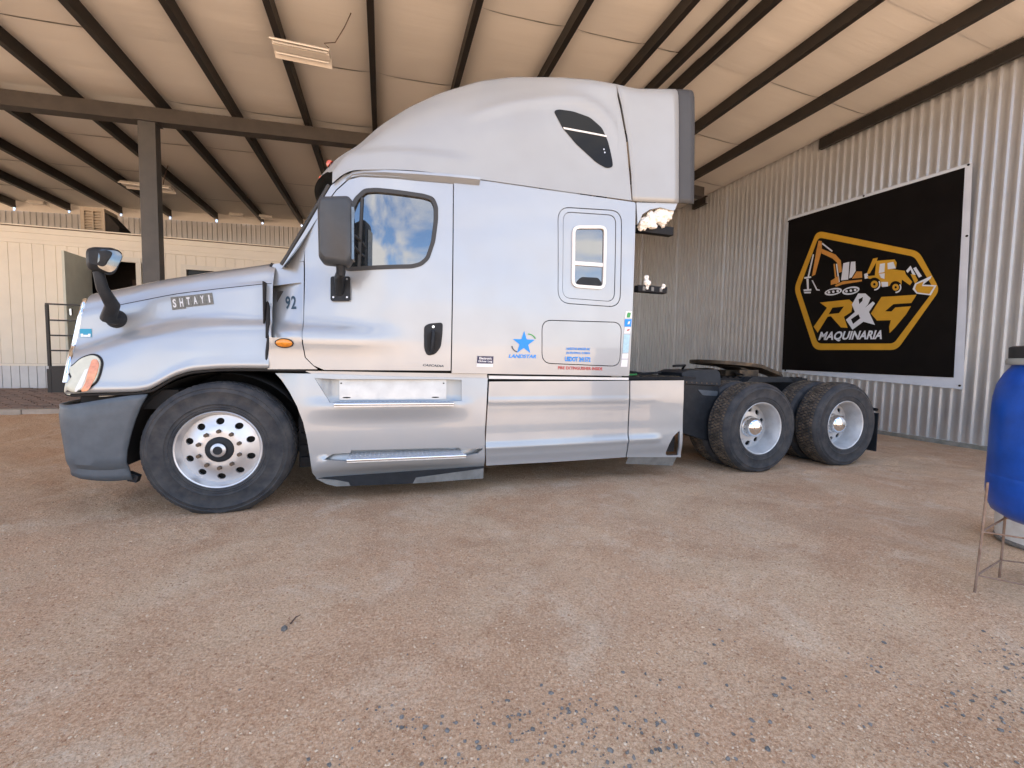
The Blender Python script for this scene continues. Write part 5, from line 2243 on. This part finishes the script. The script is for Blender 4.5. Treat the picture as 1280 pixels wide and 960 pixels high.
def front_wheel():
    def dy(x, z):
        r = math.hypot(x, z)
        return interp([0, .155, .168, .180, .245, .262, .30], [.020, .020, .026, .036, .060, .064, .064], r)
    circ = ellipse(0, 0, .268, .268, 60)
    holes = [ellipse(.214 * math.cos(a), .214 * math.sin(a), .0285, .0255, 16) for a in [2 * PI * (k + .5) / 10 for k in range(10)]]
    o = panel("wheel", circ, holes + [ellipse(0, 0, .098, .098, 28)], dy, M['alu'], thick=.02, step=.03)
    lathe("rim", [(.262, .064), (.272, .050), (.279, .020), (.284, .004), (.292, .000), (.298, .006), (.300, .02), (.285, .06), (.275, .14), (.275, .24)], M['alu'], o, 'y', 64)
    t = bpy.data.objects.new("tyre", tyre_me)
    COL.objects.link(t)
    t.parent = o
    t.location.y = .004
    t2 = bpy.data.objects.new("tread", tread_front)
    COL.objects.link(t2)
    t2.parent = o
    t2['kind'] = 'stuff'
    for k in range(10):
        a = 2 * PI * k / 10 + PI / 2
        n_ = bpy.data.objects.new("lug_nut", nut_me)
        COL.objects.link(n_)
        n_.parent = o
        n_.location = (.141 * math.cos(a), .010, .141 * math.sin(a))
    lathe("hub", [(0.0, -.022), (.030, -.022), (.034, -.012), (.052, -.010), (.058, .004), (.078, .006), (.094, .012), (.097, .034)], M['black_plastic'], o, 'y', 32)
    lathe("hub_cap", [(.032, -.0225), (.046, -.0155), (.052, -.0105)], M['alu'], o, 'y', 32)
    lathe("brake_drum", [(0, .10), (.25, .10), (.25, .26)], M['paint_dark'], o, 'y', 32)
    return o


def rear_wheel():
    D0 = .165

    def dy(x, z):
        r = math.hypot(x, z)
        return interp([0, .165, .20, .245, .262], [D0, D0, D0 + .012, D0 + .024, D0 + .018], r)
    circ = ellipse(0, 0, .258, .258, 56)
    holes = [ellipse(.196 * math.cos(a), .196 * math.sin(a), .033, .029, 14) for a in [2 * PI * (k + .5) / 10 for k in range(10)]]
    o = panel("wheel", circ, holes + [ellipse(0, 0, .085, .085, 24)], dy, M['rim'], thick=.015, step=.035)
    lathe("rim", [(.256, D0 + .02), (.262, .10), (.270, .050), (.279, .020), (.284, .004), (.292, .000), (.298, .006), (.300, .02)], M['rim'], o, 'y', 64)
    t = bpy.data.objects.new("tyre", tyre_me)
    COL.objects.link(t)
    t.parent = o
    t2 = bpy.data.objects.new("tread", tread_mud)
    COL.objects.link(t2)
    t2.parent = o
    t2['kind'] = 'stuff'
    lathe("hub_cap", [(0.0, .035), (.05, .038), (.085, .052), (.106, .080), (.112, .11), (.112, .145), (.122, .155), (.124, D0)], M['chrome'], o, 'y', 32)
    lathe("brake_drum", [(0, D0 + .03), (.20, D0 + .03), (.20, D0 + .2)], M['paint_dark'], o, 'y', 32)
    # the twin behind
    t = bpy.data.objects.new("tyre", tyre_me)
    COL.objects.link(t)
    t.parent = o
    t.location.y = .335
    t2 = bpy.data.objects.new("tread", tread_mud)
    COL.objects.link(t2)
    t2.parent = o
    t2.location.y = .335
    t2.rotation_euler = (0, .06, 0)
    t2['kind'] = 'stuff'
    return o


def place_wheel(o, x, y, rot=0.0, far=False):
    tp(o)
    o.matrix_parent_inverse = Matrix.Translation(-TRUCK.location)
    o.location = (x, y, HUBZ)
    o.rotation_euler = (0, rot if not far else rot, PI if far else 0)


# tyres are flattened in their own frame, so near wheels keep their rotation
fw = front_wheel()
place_wheel(fw, 0.0, .0)
rw_ = rear_wheel()
place_wheel(rw_, 5.2556, .0)
place_wheel(copy_tree(fw), 0.0, WID, far=True)
w2 = copy_tree(rw_)
place_wheel(w2, 5.2556 + 1.3083, .0)
for x in (5.2556, 5.2556 + 1.3083):
    place_wheel(copy_tree(rw_), x, WID, far=True)

# ---------------------------------------------------------------- chassis
bm = bmesh.new()
for y in (.80, 1.56):
    bx(bm, -.8, 7.15, y, y + .08, .72, .98)
for x in (.6, 2.2, 3.7, 4.7, 5.9, 7.08):
    bx(bm, x, x + .07, .881, 1.559, .74, .96)
tp(from_bm("frame_rail", bm, M['steel_black']))
for x in (5.2556, 6.5639):
    bm = bmesh.new()
    lathe_bm(bm, [(0, .4), (.09, .4), (.09, .95), (.17, 1.1), (.2, 1.22), (.17, 1.34), (.09, 1.49), (.09, 2.04), (0, 2.04)], 'y', 20, (x, 0, HUBZ))
    tp(from_bm("drive_axle", bm, M['steel_black'], smooth=40))
    for y in (.72, 1.64):
        o = tp(lathe("air_spring", [(0, .62), (.10, .62), (.13, .66), (.13, .80), (.10, .84), (0, .84)], M['rubber'], None, 'z', 20, (x + .33, y, -.08)))
bm = bmesh.new()
lathe_bm(bm, [(0, 0), (.28, 0), (.30, .05), (.30, 1.25), (.28, 1.3), (0, 1.3)], 'z', 24)
bmesh.ops.rotate(bm, verts=bm.verts, matrix=Matrix.Rotation(PI / 2, 3, 'Y'))
bmesh.ops.translate(bm, verts=bm.verts, vec=(2.2, .46, .62))
tp(from_bm("fuel_tank", bm, M['alu'], smooth=40))
# deck plate behind the cab
dk = tp(box("deck_plate", 3.56, 4.46, .14, WID - .14, 1.035, 1.062, M['steel_black']))
bm = bmesh.new()
rnd = random.Random(6)
for k in range(60):
    x, y = rnd.uniform(3.6, 4.4), rnd.uniform(.16, .5)
    bx(bm, x, x + .03, y, y + .012, 1.0625, 1.067)
from_bm("deck_studs", bm, M['greasy'], dk).matrix_parent_inverse = Matrix.Identity(4)
# quarter fender ahead of the drive wheels
QY = .32
qf = [pt(px, py, QY) for px, py in ((853, 480), (898, 483), (899, 490), (897, 512), (892, 536), (890, 549), (886, 551.5), (853, 541))]
qq = tp(panel("quarter_fender", round_poly(qf, .02), [], lambda x, z: QY, M['black_plastic'], thick=.46, step=.2))
q2 = [pt(px, py, QY) for px, py in ((872, 487), (897, 489), (896, 495), (878, 494))]
panel("fender_rib", round_poly(q2, .02), [], lambda x, z: QY - .006, M['plastic'], qq, .006, .2)
qt = [pt(px, py, QY) for px, py in ((853, 466), (862, 463), (897, 462), (901, 466), (899, 482), (853, 479.5))]
q3 = tp(panel("fender_cap", qt, [], lambda x, z: QY + .015 - .03 * smooth01(1.1, 1.02, z), M['black_plastic'], thick=.44, step=.06))
for k in range(7):
    p_ = pt(857 + k * 6.3, 477.5 + k * .35, QY)
    o = panel("bolt", ellipse(p_[0], p_[1], .009, .009, 8), [], lambda x, z: QY - .018, M['nut'], q3, .004, .2)
# valves, hoses and cross bar around the deck
tp(tube("hose", [(3.545, .25, 1.75), (3.60, .22, 1.45), (3.60, .24, 1.2), (3.66, .30, 1.07), (3.95, .5, 1.075)], .011, M['green'], n=8))
tp(tube("hose", [(3.55, .5, 1.5), (3.75, .5, 1.12), (4.1, .6, 1.08), (4.7, .8, 1.10)], .014, M['black_plastic'], n=8))
tp(tube("grab_bar", [(4.44, .5, 1.175), (4.62, .52, 1.185), (4.62, .6, 1.1)], .014, M['steel_black'], n=8))


# fifth wheel
def fifth_wheel():
    cx_, cy_, z0 = 5.87, 1.22, 1.225
    tilt = R_(4.5)
    outer = []
    for t in np.linspace(R_(62), R_(298), 34):
        outer.append((.47 * math.cos(t), .47 * math.sin(t)))
    outer += [(.62, -.36), (.74, -.30), (.72, -.12), (.30, -.04), (.06, -.05), (.0, 0), (.06, .05), (.30, .04), (.72, .12), (.74, .30), (.62, .36)]
    outer = [(x, y) for x, y in outer]
    bm = bmesh.new()
    top, bot = [], []
    for x, y in outer:
        z = -max(0, x - .36) * .28
        xx = cx_ + x * math.cos(tilt)
        zz = z0 + z - x * math.sin(tilt)
        top.append(bm.verts.new((xx, cy_ + y, zz)))
        bot.append(bm.verts.new((xx, cy_ + y, zz - .045)))
    N = len(outer)
    for i in range(N):
        bm.faces.new((top[i], top[(i + 1) % N], bot[(i + 1) % N], bot[i]))
    r = bmesh.ops.triangle_fill(bm, edges=[bm.edges.get((top[i], top[(i + 1) % N])) for i in range(N)], use_beauty=True)
    r = bmesh.ops.triangle_fill(bm, edges=[bm.edges.get((bot[i], bot[(i + 1) % N])) for i in range(N)], use_beauty=True)
    tp(from_bm("fifth_wheel", bm, M['greasy']))
    bm = bmesh.new()
    for s in (-1, 1):
        y = cy_ + s * .40
        bx(bm, cx_ - .16, cx_ + .16, y - .03, y + .03, 1.0, 1.135, .01)
        bx(bm, cx_ - .38, cx_ + .45, y - .07, y + .07, .985, 1.0)
    bx(bm, cx_ - .25, cx_ + .30, cy_ - .28, cy_ + .28, 1.05, 1.12)
    tp(from_bm("fifth_wheel_mount", bm, M['greasy']))
    for s in (-1, 1):
        y = cy_ + s * .47
        bm = bmesh.new()
        bx(bm, cx_ - .75, cx_ + .95, y - .025, y + .025, .985, 1.03)
        for k in range(16):
            bx(bm, cx_ - .70 + k * .1, cx_ - .65 + k * .1, y - .03, y + .03, 1.0295, 1.045)
        tp(from_bm("slide_rail", bm, M['steel_black']))
    tp(tube("release_handle", [(cx_ - .1, cy_ - .3, 1.10), (cx_ - .4, cy_ - .62, 1.09), (cx_ - .45, cy_ - .78, 1.08)], .012, M['steel_black']))


fifth_wheel()
# rear fender brackets and mud flaps
for far in (0, 1):
    y0 = .06 if not far else WID - .62
    o = tp(box("mud_flap", 7.20, 7.215, y0, y0 + .56, .13, .62, M['black_plastic']))
    tp(tube("flap_bracket", [(7.1, y0 + .56, .80), (7.2, y0 + .5, .72), (7.21, y0 + .02, .66)], .02, M['steel_black']))
p_ = [pt(px, py, .62) for px, py in ((962, 470), (985, 472), (1010, 476), (1020, 486), (1000, 484), (985, 489), (968, 480))]
tp(panel("centre_fender", [(5.75, 1.05), (6.35, 1.05), (6.45, .98), (5.65, .98)], [], lambda x, z: .62, M['black_plastic'], thick=.1, step=.2))

# ================================================================== BARREL, STAND, BUCKET
def build_barrel():
    cx_, cy_ = 4.745, -2.395
    r = .29
    t = thing("barrel", "blue plastic barrel with black lid standing on a rusty rod stand at the right edge", "barrel", (cx_, cy_, .38))
    zb = .36
    lathe("body", [(0, 0.03), (.10, .0), (.20, .012), (.258, .050), (.279, .10), (.286, .16), (.288, .24), (.288, .26), (.2865, .265), (.288, .27), (.288, .45), (.288, .62), (.286, .70), (.276, .77), (.252, .835), (.228, .875), (.222, .888), (.222, .905)],
          M['barrel'], t, 'z', 56).location = (0, 0, zb - .38)
    lathe("ring", [(.222, .885), (.246, .888), (.250, .905), (.244, .922), (.222, .924)], M['ring'], t, 'z', 48).location = (0, 0, zb - .38)
    lathe("lid", [(.238, .922), (.240, .985), (.228, .992), (.21, .98), (.05, .978), (0, .978)], M['lid'], t, 'z', 48).location = (0, 0, zb - .38)
    s = thing("barrel_stand", "rusty steel rod stand on the dirt carrying the blue barrel", "stand", (cx_, cy_, 0))
    bot = [(4.30, -2.28), (4.68, -2.20), (5.06, -2.02), (4.72, -1.72)]
    fl = survey(1218, 741, 2, .0)
    l2 = survey(1249, 722, 2, .0)
    feet = [Vector((fl.x, fl.y, -.02)), Vector((l2.x, l2.y, -.02)), Vector((4.66, -2.74, -.02)), Vector((5.04, -2.46, -.02))]
    tops = []
    a = math.atan2(fl.y - cy_, fl.x - cx_)
    for k, f_ in enumerate(feet):
        d = Vector((f_.x - cx_, f_.y - cy_, 0))
        dn = d.normalized() * (.298)
        tops.append(Vector((cx_ + dn.x, cy_ + dn.y, .60)))
    tops[0] = survey(1234.5, 603, 1, -2.30)
    tops[1] = Vector((l2.x + .05, l2.y + .02, .375))
    for f_, tt in zip(feet, tops):
        o = tube("leg", [f_, f_.lerp(tt, .5) + Vector((.004, .0, 0)), tt], .006, M['rebar'], s, 7)
        putc(o, s)
    order = [0, 1, 3, 2]
    for z in (.10, .345):
        for i in range(4):
            p, q = order[i], order[(i + 1) % 4]
            A = feet[p].lerp(tops[p], (z + .02) / (tops[p].z + .02))
            B = feet[q].lerp(tops[q], (z + .02) / (tops[q].z + .02))
            putc(tube("brace", [A, B], .0048, M['rebar'], s, 6), s)
    # dirty white bucket
    bc = Vector((5.62, -2.06, 0))
    b = thing("bucket", "dirty white bucket on the ground behind the blue barrel's stand", "bucket", (bc.x, bc.y, 0))
    lathe("shell", [(0, .012), (.265, .012), (.27, 0), (.275, .02), (.29, .36), (.30, .36), (.30, .385), (.28, .385), (.262, .03), (0, .03)], M['bucket'], b, 'z', 40)
    lathe("mud_rim", [(.278, .0), (.282, .018), (.276, .03)], M['stone_dark'], b, 'z', 40)


build_barrel()
